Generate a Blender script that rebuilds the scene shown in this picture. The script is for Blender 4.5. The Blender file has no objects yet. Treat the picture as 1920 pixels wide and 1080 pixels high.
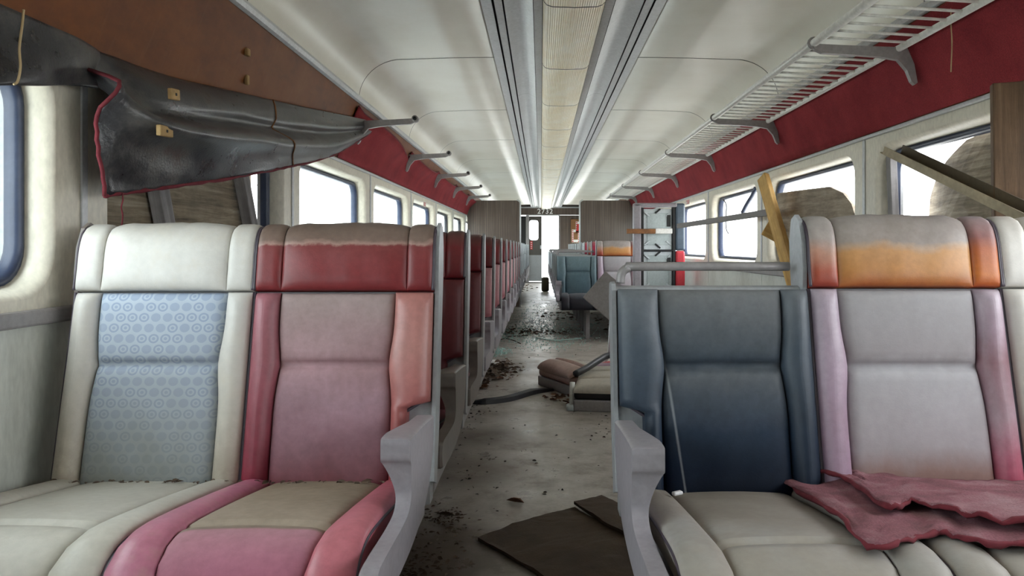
import bpy, bmesh, math, random
from mathutils import Vector, Matrix, noise

# ------------------------------------------------------------------ camera, sky, exposure
SC = bpy.context.scene
COL = SC.collection
FPX, VX, VY, CAMZ = 1450.0, 1014.0, 464.0, 1.0
cam_data = bpy.data.cameras.new('camera')
cam = bpy.data.objects.new('camera', cam_data); COL.objects.link(cam)
cam.location = (0, 0, CAMZ); cam.rotation_euler = (math.pi/2, 0, 0)
cam_data.sensor_width = 36.0; cam_data.lens = 36.0*FPX/1920.0
cam_data.shift_x = -(VX-960)/1920.0; cam_data.shift_y = -(540-VY)/1920.0
cam_data.clip_start = 0.05; cam_data.clip_end = 300
SC.camera = cam

W = bpy.data.worlds.new('overcast_sky'); SC.world = W; W.use_nodes = True
bg = W.node_tree.nodes['Background']
bg.inputs['Color'].default_value = (0.93, 0.97, 1.0, 1); bg.inputs['Strength'].default_value = 2.2
SC.view_settings.view_transform = 'Standard'; SC.view_settings.look = 'None'
SC.view_settings.exposure = 2.15; SC.view_settings.gamma = 1.0
SC.view_settings.use_curve_mapping = False
try:
    SC.cycles.max_bounces = 10; SC.cycles.diffuse_bounces = 6; SC.cycles.transparent_max_bounces = 12
    SC.cycles.sample_clamp_indirect = 8.0; SC.cycles.caustics_reflective = False; SC.cycles.caustics_refractive = False
except Exception: pass

rnd = random.Random(7)
def lin(c):
    def f(v):
        v /= 255.0
        return v/12.92 if v <= 0.04045 else ((v+0.055)/1.055)**2.4
    return (f(c[0]), f(c[1]), f(c[2]), 1.0)
def P(px, py, d):
    """point seen at photo pixel (px,py) at distance d along the car"""
    return Vector(((px-VX)*d/FPX, d, CAMZ+(VY-py)*d/FPX))
def PX(px, py, X):
    return P(px, py, X*FPX/(px-VX))
def PF(px, py, z=0.0):
    return P(px, py, (CAMZ-z)*FPX/(py-VY))

# ------------------------------------------------------------------ materials
MATS = {}
class NT:
    def __init__(s, name):
        s.m = bpy.data.materials.new(name); s.m.use_nodes = True
        s.t = s.m.node_tree; s.b = s.t.nodes['Principled BSDF']; MATS[name] = s.m
    def n(s, typ, **kw):
        o = s.t.nodes.new(typ)
        for k, v in kw.items(): setattr(o, k, v)
        return o
    def l(s, a, b): s.t.links.new(a, b)
    def coord(s, kind='Object', scale=None):
        tc = s.n('ShaderNodeTexCoord'); out = tc.outputs[kind]
        if scale is not None:
            mp = s.n('ShaderNodeMapping'); mp.inputs['Scale'].default_value = scale
            s.l(out, mp.inputs['Vector']); out = mp.outputs['Vector']
        return out
    def noise(s, vec, scale, detail=5, rough=0.6, dist=0.0):
        n = s.n('ShaderNodeTexNoise'); n.inputs['Scale'].default_value = scale
        n.inputs['Detail'].default_value = detail; n.inputs['Roughness'].default_value = rough
        n.inputs['Distortion'].default_value = dist
        s.l(vec, n.inputs['Vector']); return n.outputs['Fac']
    def math(s, op, a, b=None, c=None, clamp=False):
        m = s.n('ShaderNodeMath', operation=op); m.use_clamp = clamp
        for i, v in enumerate((a, b, c)):
            if v is None: continue
            if isinstance(v, (int, float)): m.inputs[i].default_value = v
            else: s.l(v, m.inputs[i])
        return m.outputs[0]
    def ramp(s, fac, stops, mode='LINEAR'):
        r = s.n('ShaderNodeValToRGB'); e = r.color_ramp.elements; r.color_ramp.interpolation = mode
        while len(e) < len(stops): e.new(0.5)
        for i, (p, c) in enumerate(stops):
            e[i].position = p; e[i].color = c if len(c) == 4 else (*c, 1)
        s.l(fac, r.inputs['Fac']); return r.outputs['Color']
    def mix(s, fac, a, b, mode='MIX'):
        m = s.n('ShaderNodeMix', data_type='RGBA', blend_type=mode)
        for sock, v in ((m.inputs['Factor'], fac), (m.inputs['A'], a), (m.inputs['B'], b)):
            if isinstance(v, (int, float)): sock.default_value = v
            elif isinstance(v, tuple): sock.default_value = v
            else: s.l(v, sock)
        return m.outputs['Result']
    def bump(s, h, strength=0.2, dist=0.002):
        b = s.n('ShaderNodeBump'); b.inputs['Strength'].default_value = strength
        b.inputs['Distance'].default_value = dist
        s.l(h, b.inputs['Height']); s.l(b.outputs['Normal'], s.b.inputs['Normal'])
    def done(s, col=None, rough=0.5, metal=0.0, spec=None):
        if col is not None:
            if isinstance(col, tuple): s.b.inputs['Base Color'].default_value = col
            else: s.l(col, s.b.inputs['Base Color'])
        if isinstance(rough, (int, float)): s.b.inputs['Roughness'].default_value = rough
        else: s.l(rough, s.b.inputs['Roughness'])
        s.b.inputs['Metallic'].default_value = metal
        if spec is not None: s.b.inputs['Specular IOR Level'].default_value = spec
        return s.m

def dirty(name, c, dirt, amount=0.5, scale=3.0, rough=0.55, metal=0.0, bumpd=0.0, fine=60.0, stretch=None, spec=None):
    t = NT(name); v = t.coord('Object', stretch)
    a = t.noise(v, scale, 7, 0.65)
    f = t.ramp(a, [(0.42, (0,0,0,1)), (0.78, (1,1,1,1))])
    f2 = t.math('MULTIPLY', f, amount)
    b = t.noise(v, fine, 3)
    col = t.mix(f2, lin(c), lin(dirt))
    g = t.ramp(b, [(0.3, (0.86,0.86,0.86,1)), (0.7, (1.06,1.06,1.06,1))])
    col = t.mix(1.0, col, g, 'MULTIPLY')
    if bumpd: t.bump(b, 0.4, bumpd)
    return t.done(col, rough, metal, spec)

def fade(name, stops, axis='Z', ragged=0.06, rough=0.5, nscale=9.0, grunge=0.12, dust=None, bumpd=0.0006, streak=None, spec=0.35, scratch=None):
    """colour along one axis of the thing (sun-bleached and dusty upholstery), with a ragged limit"""
    t = NT(name); v = t.coord('Object')
    sp = t.n('ShaderNodeSeparateXYZ'); t.l(v, sp.inputs[0])
    nz = t.noise(v if streak is None else t.coord('Object', streak), nscale, 6, 0.6)
    a = t.math('MULTIPLY_ADD', t.math('SUBTRACT', nz, 0.5), ragged, sp.outputs[axis])
    lo, hi = stops[0][0], stops[-1][0]
    mr = t.n('ShaderNodeMapRange'); mr.inputs['From Min'].default_value = lo; mr.inputs['From Max'].default_value = hi
    t.l(a, mr.inputs['Value'])
    col = t.ramp(mr.outputs[0], [((p-lo)/(hi-lo), lin(c)) for p, c in stops])
    fn = t.noise(v, 55, 4); gm = t.noise(v, 7, 6)
    g = t.ramp(fn, [(0.3, (1-grunge,)*3+(1,)), (0.7, (1+grunge*0.5,)*3+(1,))])
    col = t.mix(1.0, col, g, 'MULTIPLY')
    gg = t.ramp(gm, [(0.35, (1-1.3*grunge, 1-1.4*grunge, 1-1.6*grunge, 1)), (0.6, (1,1,1,1))])
    col = t.mix(1.0, col, gg, 'MULTIPLY')
    if dust is not None:
        df = t.ramp(t.noise(v, 14, 7, 0.7), [(0.5, (0,0,0,1)), (0.75, (0.7,0.7,0.7,1))])
        col = t.mix(df, col, lin(dust))
    if scratch:
        lx = t.math('MULTIPLY_ADD', sp.outputs['Z'], -scratch[1], scratch[0]); dx = t.math('ABSOLUTE', t.math('SUBTRACT', sp.outputs['X'], lx))
        ln = t.ramp(t.math('MULTIPLY_ADD', t.math('SUBTRACT', gm, 0.5), 0.006, dx), [(0.0, (0.34,)*3+(1,)), (0.0026, (0,0,0,1))])
        col = t.mix(ln, col, lin((190,194,198)))
    t.bump(t.noise(v, 260, 2), 0.35, bumpd)
    return t.done(col, rough, 0.0, spec)

dirty('wall_cream', (224,218,202), (160,148,126), 0.28, 2.2, 0.45, stretch=(1,1,0.5))
dirty('wall_lower', (206,208,200), (140,138,122), 0.5, 3.0, 0.5, stretch=(1,1,0.35))
dirty('alu', (200,202,204), (168,167,165), 0.35, 5, 0.42, 0.1)
dirty('rod_metal', (226,225,220), (190,186,178), 0.3, 5, 0.35, 0.1)
dirty('channel_metal', (168,152,122), (84,72,54), 0.7, 6, 0.55, 0.1)
dirty('channel_shaded', (92,82,66), (56,48,38), 0.6, 6, 0.6)  # shaded copy of the channel metal, underside shade put into the colour
dirty('bar_dark', (96,88,82), (66,60,54), 0.5, 5, 0.55)
dirty('cushion_olive', (82,76,60), (44,40,34), 0.6, 6, 0.7)
dirty('painted_metal', (150,146,146), (105,98,92), 0.5, 5, 0.45, 0.15)
dirty('plastic_mauve', (146,141,147), (112,105,102), 0.4, 5, 0.42)
dirty('plastic_brown', (110,101,95), (76,66,58), 0.5, 5, 0.45)  # brown plastic; on some arm panels it carries shade put into the colour
dirty('shell_grey', (158,161,164), (120,116,112), 0.4, 5, 0.45)
dirty('rubber', (46,48,54), (84,80,76), 0.35, 8, 0.5)
dirty('gasket', (44,54,78), (96,104,122), 0.35, 6, 0.4)
dirty('black', (14,14,15), (30,28,26), 0.4, 6, 0.6)
dirty('seam', (64,62,60), (60,56,50), 0.5, 9, 0.6)
dirty('piping_dark', (66,56,66), (40,34,40), 0.4, 20, 0.45)
dirty('wood_scrap', (176,146,100), (120,88,50), 0.6, 18, 0.8)
dirty('number_white', (252,252,250), (244,243,240), 0.2, 6, 0.5)
dirty('white_paint', (235,234,230), (196,190,178), 0.3, 6, 0.5)
dirty('sign_red', (196,52,44), (160,40,36), 0.3, 20, 0.5)
dirty('rust', (140,92,52), (60,42,30), 0.8, 14, 0.7)
dirty('pan_grey', (196,204,206), (150,156,156), 0.4, 4, 0.4, 0.2)
dirty('pan_inner', (168,178,178), (138,148,146), 0.5, 4, 0.35, 0.3)
dirty('door_dark', (76,72,66), (52,48,42), 0.5, 3, 0.5)
dirty('door_grey', (146,148,150), (112,112,110), 0.4, 3, 0.5)
dirty('cardboard', (134,96,60), (104,72,44), 0.5, 5, 0.8)
dirty('ground_pale', (238,236,230), (206,202,190), 0.5, 0.4, 0.9)
dirty('bark', (150,138,128), (110,98,88), 0.5, 6, 0.9)
dirty('mat_brown', (84,70,56), (50,40,31), 0.8, 4, 0.95, bumpd=0.004, fine=160)
dirty('leaf_brown', (100,82,66), (54,44,38), 0.8, 12, 0.8)
dirty('leaf_rust', (126,92,70), (80,56,44), 0.8, 12, 0.8)
dirty('dirt_dark', (52,44,36), (32,28,24), 0.7, 12, 0.9)
dirty('red_fringe', (112,38,48), (74,22,30), 0.6, 40, 0.95)
dirty('twine', (190,168,130), (150,126,90), 0.5, 30, 0.9)
dirty('chip_white', (224,222,224), (180,178,180), 0.4, 20, 0.6)

t = NT('ceiling_laminate'); v = t.coord('Object')
a = t.noise(v, 1.6, 6); col = t.ramp(a, [(0.3, lin((222,217,202))), (0.65, lin((236,233,222)))])
w1 = t.n('ShaderNodeTexWave'); w1.inputs['Scale'].default_value = 30; w1.inputs['Distortion'].default_value = 4; w1.inputs['Detail'].default_value = 2
w1.bands_direction = 'Y'; t.l(v, w1.inputs['Vector'])
col = t.mix(0.22, col, t.ramp(w1.outputs['Fac'], [(0.2, lin((210,209,198))), (0.8, lin((240,239,232)))]))
st = t.noise(t.coord('Object', (0.6,0.25,1)), 3, 6)
col = t.mix(t.math('MULTIPLY', t.ramp(st, [(0.55,(0,0,0,1)),(0.8,(1,1,1,1))]), 0.3), col, lin((178,164,132)))
t.done(col, 0.33)

t = NT('carpet_red'); v = t.coord('Object')
a = t.noise(v, 4, 6); b = t.noise(v, 220, 3)
col = t.ramp(a, [(0.3, lin((124,38,46))), (0.7, lin((152,54,60)))])
col = t.mix(1.0, col, t.ramp(b, [(0.3,(0.72,0.72,0.72,1)),(0.7,(1.15,1.15,1.15,1))]), 'MULTIPLY')
t.bump(b, 0.8, 0.004); t.done(col, 0.95, spec=0.2)

t = NT('cloth_pink'); v = t.coord('Object')
a = t.noise(v, 9, 7); b = t.noise(v, 260, 3)
col = t.ramp(a, [(0.3, lin((110,76,78))), (0.5, lin((140,92,100))), (0.72, lin((160,126,130)))])
col = t.mix(1.0, col, t.ramp(b, [(0.3,(0.75,0.75,0.75,1)),(0.7,(1.12,1.12,1.12,1))]), 'MULTIPLY')
t.bump(b, 0.8, 0.003); t.done(col, 0.95, spec=0.2)

t = NT('carpet_backing'); v = t.coord('Object')
a = t.noise(v, 5, 8, 0.7); b = t.noise(v, 130, 3)
col = t.ramp(a, [(0.3, lin((24,21,22))), (0.46, lin((48,48,52))), (0.58, lin((78,76,75))), (0.72, lin((74,50,40)))])
gx = t.n('ShaderNodeSeparateXYZ'); t.l(v, gx.inputs[0])
t.bump(b, 0.5, 0.002)
t.done(col, t.ramp(a, [(0.3,(0.22,)*3+(1,)),(0.7,(0.45,)*3+(1,))]))

t = NT('board_brown'); v = t.coord('Object', (1,0.5,1.0))
a = t.noise(v, 4, 8, 0.7); b = t.noise(t.coord('Object', (1,6,0.8)), 6, 5)
col = t.ramp(a, [(0.3, lin((86,42,8))), (0.55, lin((118,64,14))), (0.8, lin((128,78,30)))])
col = t.mix(t.math('MULTIPLY', t.ramp(b, [(0.56,(0,0,0,1)),(0.8,(1,1,1,1))]), 0.22), col, lin((140,104,70)))
t.done(col, 0.62)

t = NT('laminate_wood'); v = t.coord('Object', (60,60,0.9))
a = t.noise(v, 1.0, 6, 0.65); b = t.noise(t.coord('Object'), 2.5, 4)
col = t.ramp(a, [(0.3, lin((66,54,46))), (0.55, lin((98,84,75))), (0.75, lin((126,112,101)))])
col = t.mix(1.0, col, t.ramp(b, [(0.3,(0.85,)*3+(1,)),(0.7,(1.05,)*3+(1,))]), 'MULTIPLY')
t.done(col, 0.4)

t = NT('lens_fluted'); v = t.coord('Object')
wv = t.n('ShaderNodeTexWave'); wv.bands_direction = 'X'; wv.inputs['Scale'].default_value = 30; t.l(v, wv.inputs['Vector'])
a = t.noise(t.coord('Object', (1,0.6,1)), 4, 6)
col = t.ramp(a, [(0.3, lin((226,208,168))), (0.55, lin((236,226,200))), (0.75, lin((240,238,226)))])
t.bump(wv.outputs['Fac'], 0.5, 0.004)
t.done(col, 0.35); 

t = NT('lino'); v = t.coord('Object')
big = t.noise(v, 1.1, 8, 0.65, 0.6); mid = t.noise(v, 5, 8, 0.7); fin = t.noise(v, 60, 4)
col = t.ramp(mid, [(0.28, lin((124,114,104))), (0.5, lin((168,161,153))), (0.75, lin((190,186,181)))])
df = t.ramp(big, [(0.48,(0,0,0,1)),(0.68,(1,1,1,1))])
dm = t.math('MULTIPLY', df, t.ramp(mid, [(0.4,(0.25,)*3+(1,)),(0.62,(1,)*3+(1,))]))
col = t.mix(t.math('MULTIPLY', dm, 0.5), col, lin((92,80,66)))
geo = t.n('ShaderNodeNewGeometry')
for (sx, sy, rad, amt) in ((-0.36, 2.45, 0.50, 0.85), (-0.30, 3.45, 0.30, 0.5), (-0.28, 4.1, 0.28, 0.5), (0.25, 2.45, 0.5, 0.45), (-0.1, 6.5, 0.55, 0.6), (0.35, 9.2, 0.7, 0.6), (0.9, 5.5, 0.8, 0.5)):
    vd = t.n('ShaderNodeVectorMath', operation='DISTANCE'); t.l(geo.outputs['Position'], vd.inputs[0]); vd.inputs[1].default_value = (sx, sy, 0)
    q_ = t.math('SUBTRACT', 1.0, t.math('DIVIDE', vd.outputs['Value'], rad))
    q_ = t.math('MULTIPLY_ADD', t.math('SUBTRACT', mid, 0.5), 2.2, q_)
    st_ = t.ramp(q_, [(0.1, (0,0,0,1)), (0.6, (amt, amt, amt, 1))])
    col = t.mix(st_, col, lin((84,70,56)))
sp = t.ramp(t.noise(v, 26, 6, 0.75), [(0.64,(0,0,0,1)),(0.7,(1,1,1,1))])
col = t.mix(t.math('MULTIPLY', sp, 0.6), col, lin((66,56,46)))
col = t.mix(1.0, col, t.ramp(fin, [(0.3,(0.9,)*3+(1,)),(0.7,(1.05,)*3+(1,))]), 'MULTIPLY')
t.bump(mid, 0.2, 0.004)
t.done(col, t.ramp(mid, [(0.3,(0.55,)*3+(1,)),(0.7,(0.2,)*3+(1,))]))

def wood(name, c1, c2, c3, axis=(30,30,1.2), rough=0.8):
    t = NT(name); v = t.coord('Object', axis)
    a = t.noise(v, 1.0, 8, 0.7, 0.4); b = t.noise(t.coord('Object'), 5, 7, 0.7)
    col = t.ramp(a, [(0.3, lin(c1)), (0.52, lin(c2)), (0.75, lin(c3))])
    col = t.mix(1.0, col, t.ramp(b, [(0.3,(0.7,)*3+(1,)),(0.65,(1.1,)*3+(1,))]), 'MULTIPLY')
    t.bump(a, 0.6, 0.004)
    return t.done(col, rough)
wood('plywood_weathered', (84,70,54), (142,128,106), (186,174,152), (3,2.2,34))
wood('plywood_grey', (104,90,76), (150,136,118), (176,164,148), (3,3,30))
wood('lumber_weathered', (70,52,38), (108,84,62), (136,112,88))
wood('lumber_grey', (110,106,106), (150,146,146), (184,180,178))
wood('lumber_yellow', (168,124,66), (206,166,100), (226,192,134))

t = NT('window_glass'); g = t.n('ShaderNodeBsdfTransparent'); g.inputs[0].default_value = (0.93,0.97,0.97,1)
gl = t.n('ShaderNodeBsdfGlossy'); gl.inputs['Roughness'].default_value = 0.03
ms = t.n('ShaderNodeMixShader'); ms.inputs[0].default_value = 0.06
t.l(g.outputs[0], ms.inputs[1]); t.l(gl.outputs[0], ms.inputs[2])
t.l(ms.outputs[0], t.t.nodes['Material Output'].inputs['Surface'])
t = NT('shard_glass'); t.done(lin((176,206,200)), 0.15)

# upholstery --------------------------------------------------------------
DUST = (142,124,110)
fade('v_white', [(0.40,(160,148,132)),(0.6,(184,178,168)),(0.85,(194,191,186)),(1.0,(200,197,191)),(1.08,(176,171,164))], ragged=0.12, dust=(190,182,168), rough=0.42, grunge=0.06)
fade('v_white_cush', [(0.3,(172,166,154)),(0.55,(186,182,172))], ragged=0.3, dust=(164,156,142), rough=0.5, grunge=0.08)
fade('v_red_head', [(0.87,(116,38,42)),(0.96,(126,52,54)),(1.004,(124,60,60)),(1.011,(164,134,124)),(1.022,(120,100,90)),(1.08,(118,104,96))], ragged=0.05, rough=0.4, nscale=14)
fade('v_red_head_far', [(0.87,(104,28,34)),(1.0,(118,38,42)),(1.03,(110,64,62)),(1.08,(96,80,76))], ragged=0.04, rough=0.4)
fade('v_red_shaded', [(0.3,(84,26,32)),(0.6,(92,30,36)),(0.88,(98,40,44))], ragged=0.1, rough=0.42)  # red vinyl of the shadowed rows, shade put into the colour
fade('v_rose', [(0.4,(142,72,82)),(0.6,(172,108,116)),(0.9,(184,136,140))], ragged=0.1, rough=0.42)
fade('v_red_bol', [(0.4,(128,36,54)),(0.5,(138,62,76)),(0.7,(152,90,100)),(0.88,(154,100,108))], ragged=0.08, rough=0.42)
fade('v_salmon_bol', [(0.4,(138,60,64)),(0.6,(160,92,90)),(0.75,(178,126,120)),(0.88,(174,118,112))], ragged=0.06, rough=0.36)
fade('v_red_panel', [(0.42,(122,66,74)),(0.5,(138,98,108)),(0.62,(156,124,134)),(0.7,(164,130,136)),(0.8,(160,134,136)),(0.88,(160,142,140))], ragged=0.09, rough=0.7)
fade('v_red_cush', [(0.3,(140,30,60)),(0.4,(172,74,106)),(0.45,(180,112,136)),(0.6,(176,116,128))], ragged=0.1, rough=0.4, dust=(160,128,120))
fade('v_pink_bol', [(0.3,(150,36,62)),(0.42,(174,84,100)),(0.5,(186,112,122)),(0.6,(174,112,120))], ragged=0.08, rough=0.4)
fade('v_tan_panel', [(-0.76,(120,44,66)),(-0.71,(160,96,116)),(-0.612,(168,122,132)),(-0.602,(128,112,98)),(-0.592,(150,135,120)),(-0.05,(142,128,108))], axis='Y', ragged=0.02, rough=0.7)
fade('v_orange', [(0.87,(116,48,40)),(0.895,(160,92,50)),(0.93,(180,126,72)),(0.975,(188,140,90)),(0.99,(176,150,128)),(1.0,(152,142,136)),(1.08,(156,150,148))], ragged=0.05, rough=0.42)
fade('v_orange_band', [(0.87,(132,44,42)),(0.93,(168,84,62)),(0.98,(186,142,122)),(1.01,(168,158,154)),(1.08,(160,158,156))], ragged=0.05, rough=0.42)
fade('v_orange_band2', [(0.87,(150,52,36)),(0.92,(184,106,46)),(0.98,(168,92,54)),(1.01,(136,92,88)),(1.08,(150,142,144))], ragged=0.05, rough=0.42)
fade('v_crimson', [(0.87,(150,30,60)),(1.0,(178,48,76)),(1.08,(170,120,120))], ragged=0.05, rough=0.42)
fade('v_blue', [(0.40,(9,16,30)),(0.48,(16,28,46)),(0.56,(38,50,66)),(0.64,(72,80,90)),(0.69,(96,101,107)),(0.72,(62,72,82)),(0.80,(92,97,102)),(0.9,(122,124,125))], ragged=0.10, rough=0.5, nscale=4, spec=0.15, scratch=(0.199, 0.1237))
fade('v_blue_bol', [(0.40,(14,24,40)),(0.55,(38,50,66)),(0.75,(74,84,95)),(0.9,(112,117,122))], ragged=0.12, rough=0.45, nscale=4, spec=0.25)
fade('v_teal_far', [(0.40,(52,74,86)),(0.65,(84,108,118)),(0.9,(112,132,138))], ragged=0.08, rough=0.45)
fade('v_navy_cush', [(0.3,(18,18,26)),(0.44,(30,30,40)),(0.5,(92,96,104))], ragged=0.05, rough=0.45)
fade('v_greypink', [(0.42,(116,80,70)),(0.47,(136,108,102)),(0.52,(160,152,156)),(0.69,(172,170,174)),(0.73,(148,142,145)),(0.88,(158,156,158))], ragged=0.07, rough=0.7, streak=(1,1,0.5), grunge=0.06)
fade('v_mauve_bol', [(0.40,(160,56,80)),(0.5,(172,102,120)),(0.6,(176,148,160)),(0.72,(140,106,114)),(0.8,(166,144,158)),(0.9,(176,166,176))], ragged=0.12, rough=0.4)
fade('v_lilac_bol', [(0.40,(150,124,142)),(0.6,(166,142,160)),(0.9,(174,162,174))], ragged=0.1, rough=0.4)
fade('v_grey_cush', [(0.3,(104,94,80)),(0.40,(132,123,112)),(0.47,(156,149,140)),(0.5,(160,156,151))], ragged=0.10, rough=0.5, dust=(146,137,126), grunge=0.07)
fade('v_white_far', [(0.4,(196,204,214)),(1.1,(216,222,228))], ragged=0.1, rough=0.45)
fade('v_maroon', [(-0.2,(104,36,34)),(0.06,(120,48,44)),(0.1,(176,148,140)),(0.4,(184,160,150))], ragged=0.01, rough=0.5)
fade('v_ash', [(-0.2,(178,172,160)),(0.3,(196,190,178))], ragged=0.1, rough=0.55, dust=(150,134,110))

t = NT('fabric_blue_rings'); v = t.coord('Object')
sp = t.n('ShaderNodeSeparateXYZ'); t.l(v, sp.inputs[0])
CELL = 0.030
ux = t.math('DIVIDE', sp.outputs['X'], CELL); uz = t.math('DIVIDE', sp.outputs['Z'], CELL*0.87)
row = t.math('FLOOR', uz); ux = t.math('MULTIPLY_ADD', row, 0.5, ux)
fx = t.math('SUBTRACT', t.math('FRACT', ux), 0.5); fz = t.math('SUBTRACT', t.math('FRACT', uz), 0.5)
r = t.math('SQRT', t.math('ADD', t.math('MULTIPLY', fx, fx), t.math('MULTIPLY', fz, fz)))
cb = t.n('ShaderNodeCombineXYZ'); t.l(t.math('FLOOR', ux), cb.inputs[0]); t.l(row, cb.inputs[1])
wn = t.n('ShaderNodeTexWhiteNoise'); wn.noise_dimensions = '2D'; t.l(cb.outputs[0], wn.inputs['Vector'])
ringsA = t.ramp(r, [(0.0,(0.2,)*3+(1,)),(0.12,(0.2,)*3+(1,)),(0.17,(0.9,)*3+(1,)),(0.25,(0.9,)*3+(1,)),(0.31,(0.15,)*3+(1,)),(0.41,(0.1,)*3+(1,)),(0.46,(0.95,)*3+(1,))])
ringsB = t.ramp(r, [(0.0,(0.35,)*3+(1,)),(0.38,(0.3,)*3+(1,)),(0.44,(0.9,)*3+(1,))])
pat = t.mix(t.math('GREATER_THAN', wn.outputs['Value'], 0.45), ringsA, ringsB)
col = t.mix(pat, lin((132,146,170)), lin((168,178,190)))
mr = t.n('ShaderNodeMapRange'); mr.inputs['From Min'].default_value = 0.86; mr.inputs['From Max'].default_value = 0.44
t.l(sp.outputs['Z'], mr.inputs['Value'])
dd = t.math('MULTIPLY', mr.outputs[0], t.math('ADD', t.noise(v, 6, 6), 0.25), clamp=True)
col = t.mix(dd, col, lin((122,121,114)))
t.done(col, 0.75)
M = MATS

# ------------------------------------------------------------------ mesh helpers
def link(o, parent=None):
    COL.objects.link(o)
    if parent is not None: o.parent = parent
    return o
def mesh_obj(name, me, mat, parent=None, loc=None):
    o = bpy.data.objects.new(name, me); link(o, parent)
    if mat is not None:
        if len(me.materials) == 0: me.materials.append(None)
        o.material_slots[0].link = 'OBJECT'; o.material_slots[0].material = M[mat] if isinstance(mat, str) else mat
    if loc is not None: o.location = loc
    return o
def bm_mesh(bm, name='mesh', smooth=False, recalc=True):
    if recalc: bmesh.ops.recalc_face_normals(bm, faces=bm.faces[:])
    me = bpy.data.meshes.new(name); bm.to_mesh(me); bm.free()
    if smooth:
        for p in me.polygons: p.use_smooth = True
    me.materials.append(None)
    return me
def pyd(verts, faces, name='mesh', smooth=True):
    me = bpy.data.meshes.new(name); me.from_pydata([tuple(v) for v in verts], [], faces)
    if smooth:
        for p in me.polygons: p.use_smooth = True
    me.materials.append(None); me.update(); return me
def tag(o, label, cat, group=None, kind=None):
    o['label'] = label; o['category'] = cat
    if group: o['group'] = group
    if kind: o['kind'] = kind
    return o
def struct(o, label=None, cat=None):
    o['kind'] = 'structure'
    if label: o['label'] = label
    if cat: o['category'] = cat
    return o
def empty(name, loc=(0,0,0), rot=(0,0,0)):
    o = bpy.data.objects.new(name, None); o.empty_display_size = 0.1
    o.location = loc; o.rotation_euler = rot; return link(o)

def add_box(bm, lo, hi, bev=0.0, mtx=None, seg=2):
    r = bmesh.ops.create_cube(bm, size=1.0); vs = r['verts']
    c = [(a+b)/2 for a, b in zip(lo, hi)]; s = [abs(b-a) for a, b in zip(lo, hi)]
    for v in vs: v.co = Vector((v.co.x*s[0]+c[0], v.co.y*s[1]+c[1], v.co.z*s[2]+c[2]))
    if bev > 0:
        es = list({e for v in vs for e in v.link_edges})
        rb = bmesh.ops.bevel(bm, geom=es, offset=bev, segments=seg, affect='EDGES', profile=0.5)
        vs = list({v for f in rb['faces'] for v in f.verts} | {v for v in vs if v.is_valid})
    if mtx is not None:
        for v in vs: v.co = mtx @ v.co
def box(lo, hi, bev=0.0, mtx=None, seg=2, smooth=False):
    bm = bmesh.new(); add_box(bm, lo, hi, bev, mtx, seg); return bm_mesh(bm, smooth=smooth)
def tube_geo(pts, r, n=8, closed=False):
    pts = [Vector(p) for p in pts]; vs = []; fs = []; m = len(pts)
    rr = r if isinstance(r, (list, tuple)) else [r]*m
    up = Vector((0,0,1)); prev = None
    for i, p in enumerate(pts):
        a = pts[i-1] if (i > 0 or closed) else p; b = pts[(i+1) % m] if (i < m-1 or closed) else p
        tg = (b-a).normalized()
        if prev is None:
            nn = tg.cross(up)
            if nn.length < 1e-3: nn = tg.cross(Vector((1,0,0)))
            nn.normalize()
        else:
            nn = prev - tg*prev.dot(tg)
            if nn.length < 1e-5: nn = tg.orthogonal()
            nn.normalize()
        prev = nn; bb = tg.cross(nn)
        for k in range(n):
            an = 2*math.pi*k/n; vs.append(p+nn*math.cos(an)*rr[i]+bb*math.sin(an)*rr[i])
    rng = m if closed else m-1
    for i in range(rng):
        j = (i+1) % m
        for k in range(n):
            k2 = (k+1) % n; fs.append((i*n+k, i*n+k2, j*n+k2, j*n+k))
    if not closed:
        fs.append(tuple(range(n-1, -1, -1))); fs.append(tuple((m-1)*n+k for k in range(n)))
    return vs, fs
def tube(pts, r, n=8, closed=False): 
    v, f = tube_geo(pts, r, n, closed); return pyd(v, f)
def join_geo(parts):
    V = []; F = []
    for v, f in parts:
        o = len(V); V += list(v); F += [tuple(i+o for i in q) for q in f]
    return V, F
def prism_y(prof, y0, y1, closed=False, caps=False):
    """profile of (x,z) drawn along Y"""
    vs = [(x, y0, z) for x, z in prof] + [(x, y1, z) for x, z in prof]; n = len(prof); fs = []
    for i in range(n if closed else n-1):
        j = (i+1) % n; fs.append((i, j, n+j, n+i))
    if caps: fs.append(tuple(range(n))); fs.append(tuple(range(2*n-1, n-1, -1)))
    bm = bmesh.new(); bv = [bm.verts.new(v) for v in vs]
    for f in fs: bm.faces.new([bv[i] for i in f])
    return bm
def catmull(pts, n):
    out = []
    for i in range(len(pts)-1):
        p0 = pts[max(i-1, 0)]; p1 = pts[i]; p2 = pts[i+1]; p3 = pts[min(i+2, len(pts)-1)]
        for k in range(n):
            t = k/n
            out.append(tuple(0.5*((2*b)+(-a+c)*t+(2*a-5*b+4*c-d)*t*t+(-a+3*b-3*c+d)*t**3) for a, b, c, d in zip(p0, p1, p2, p3)))
    out.append(tuple(pts[-1])); return out

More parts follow.
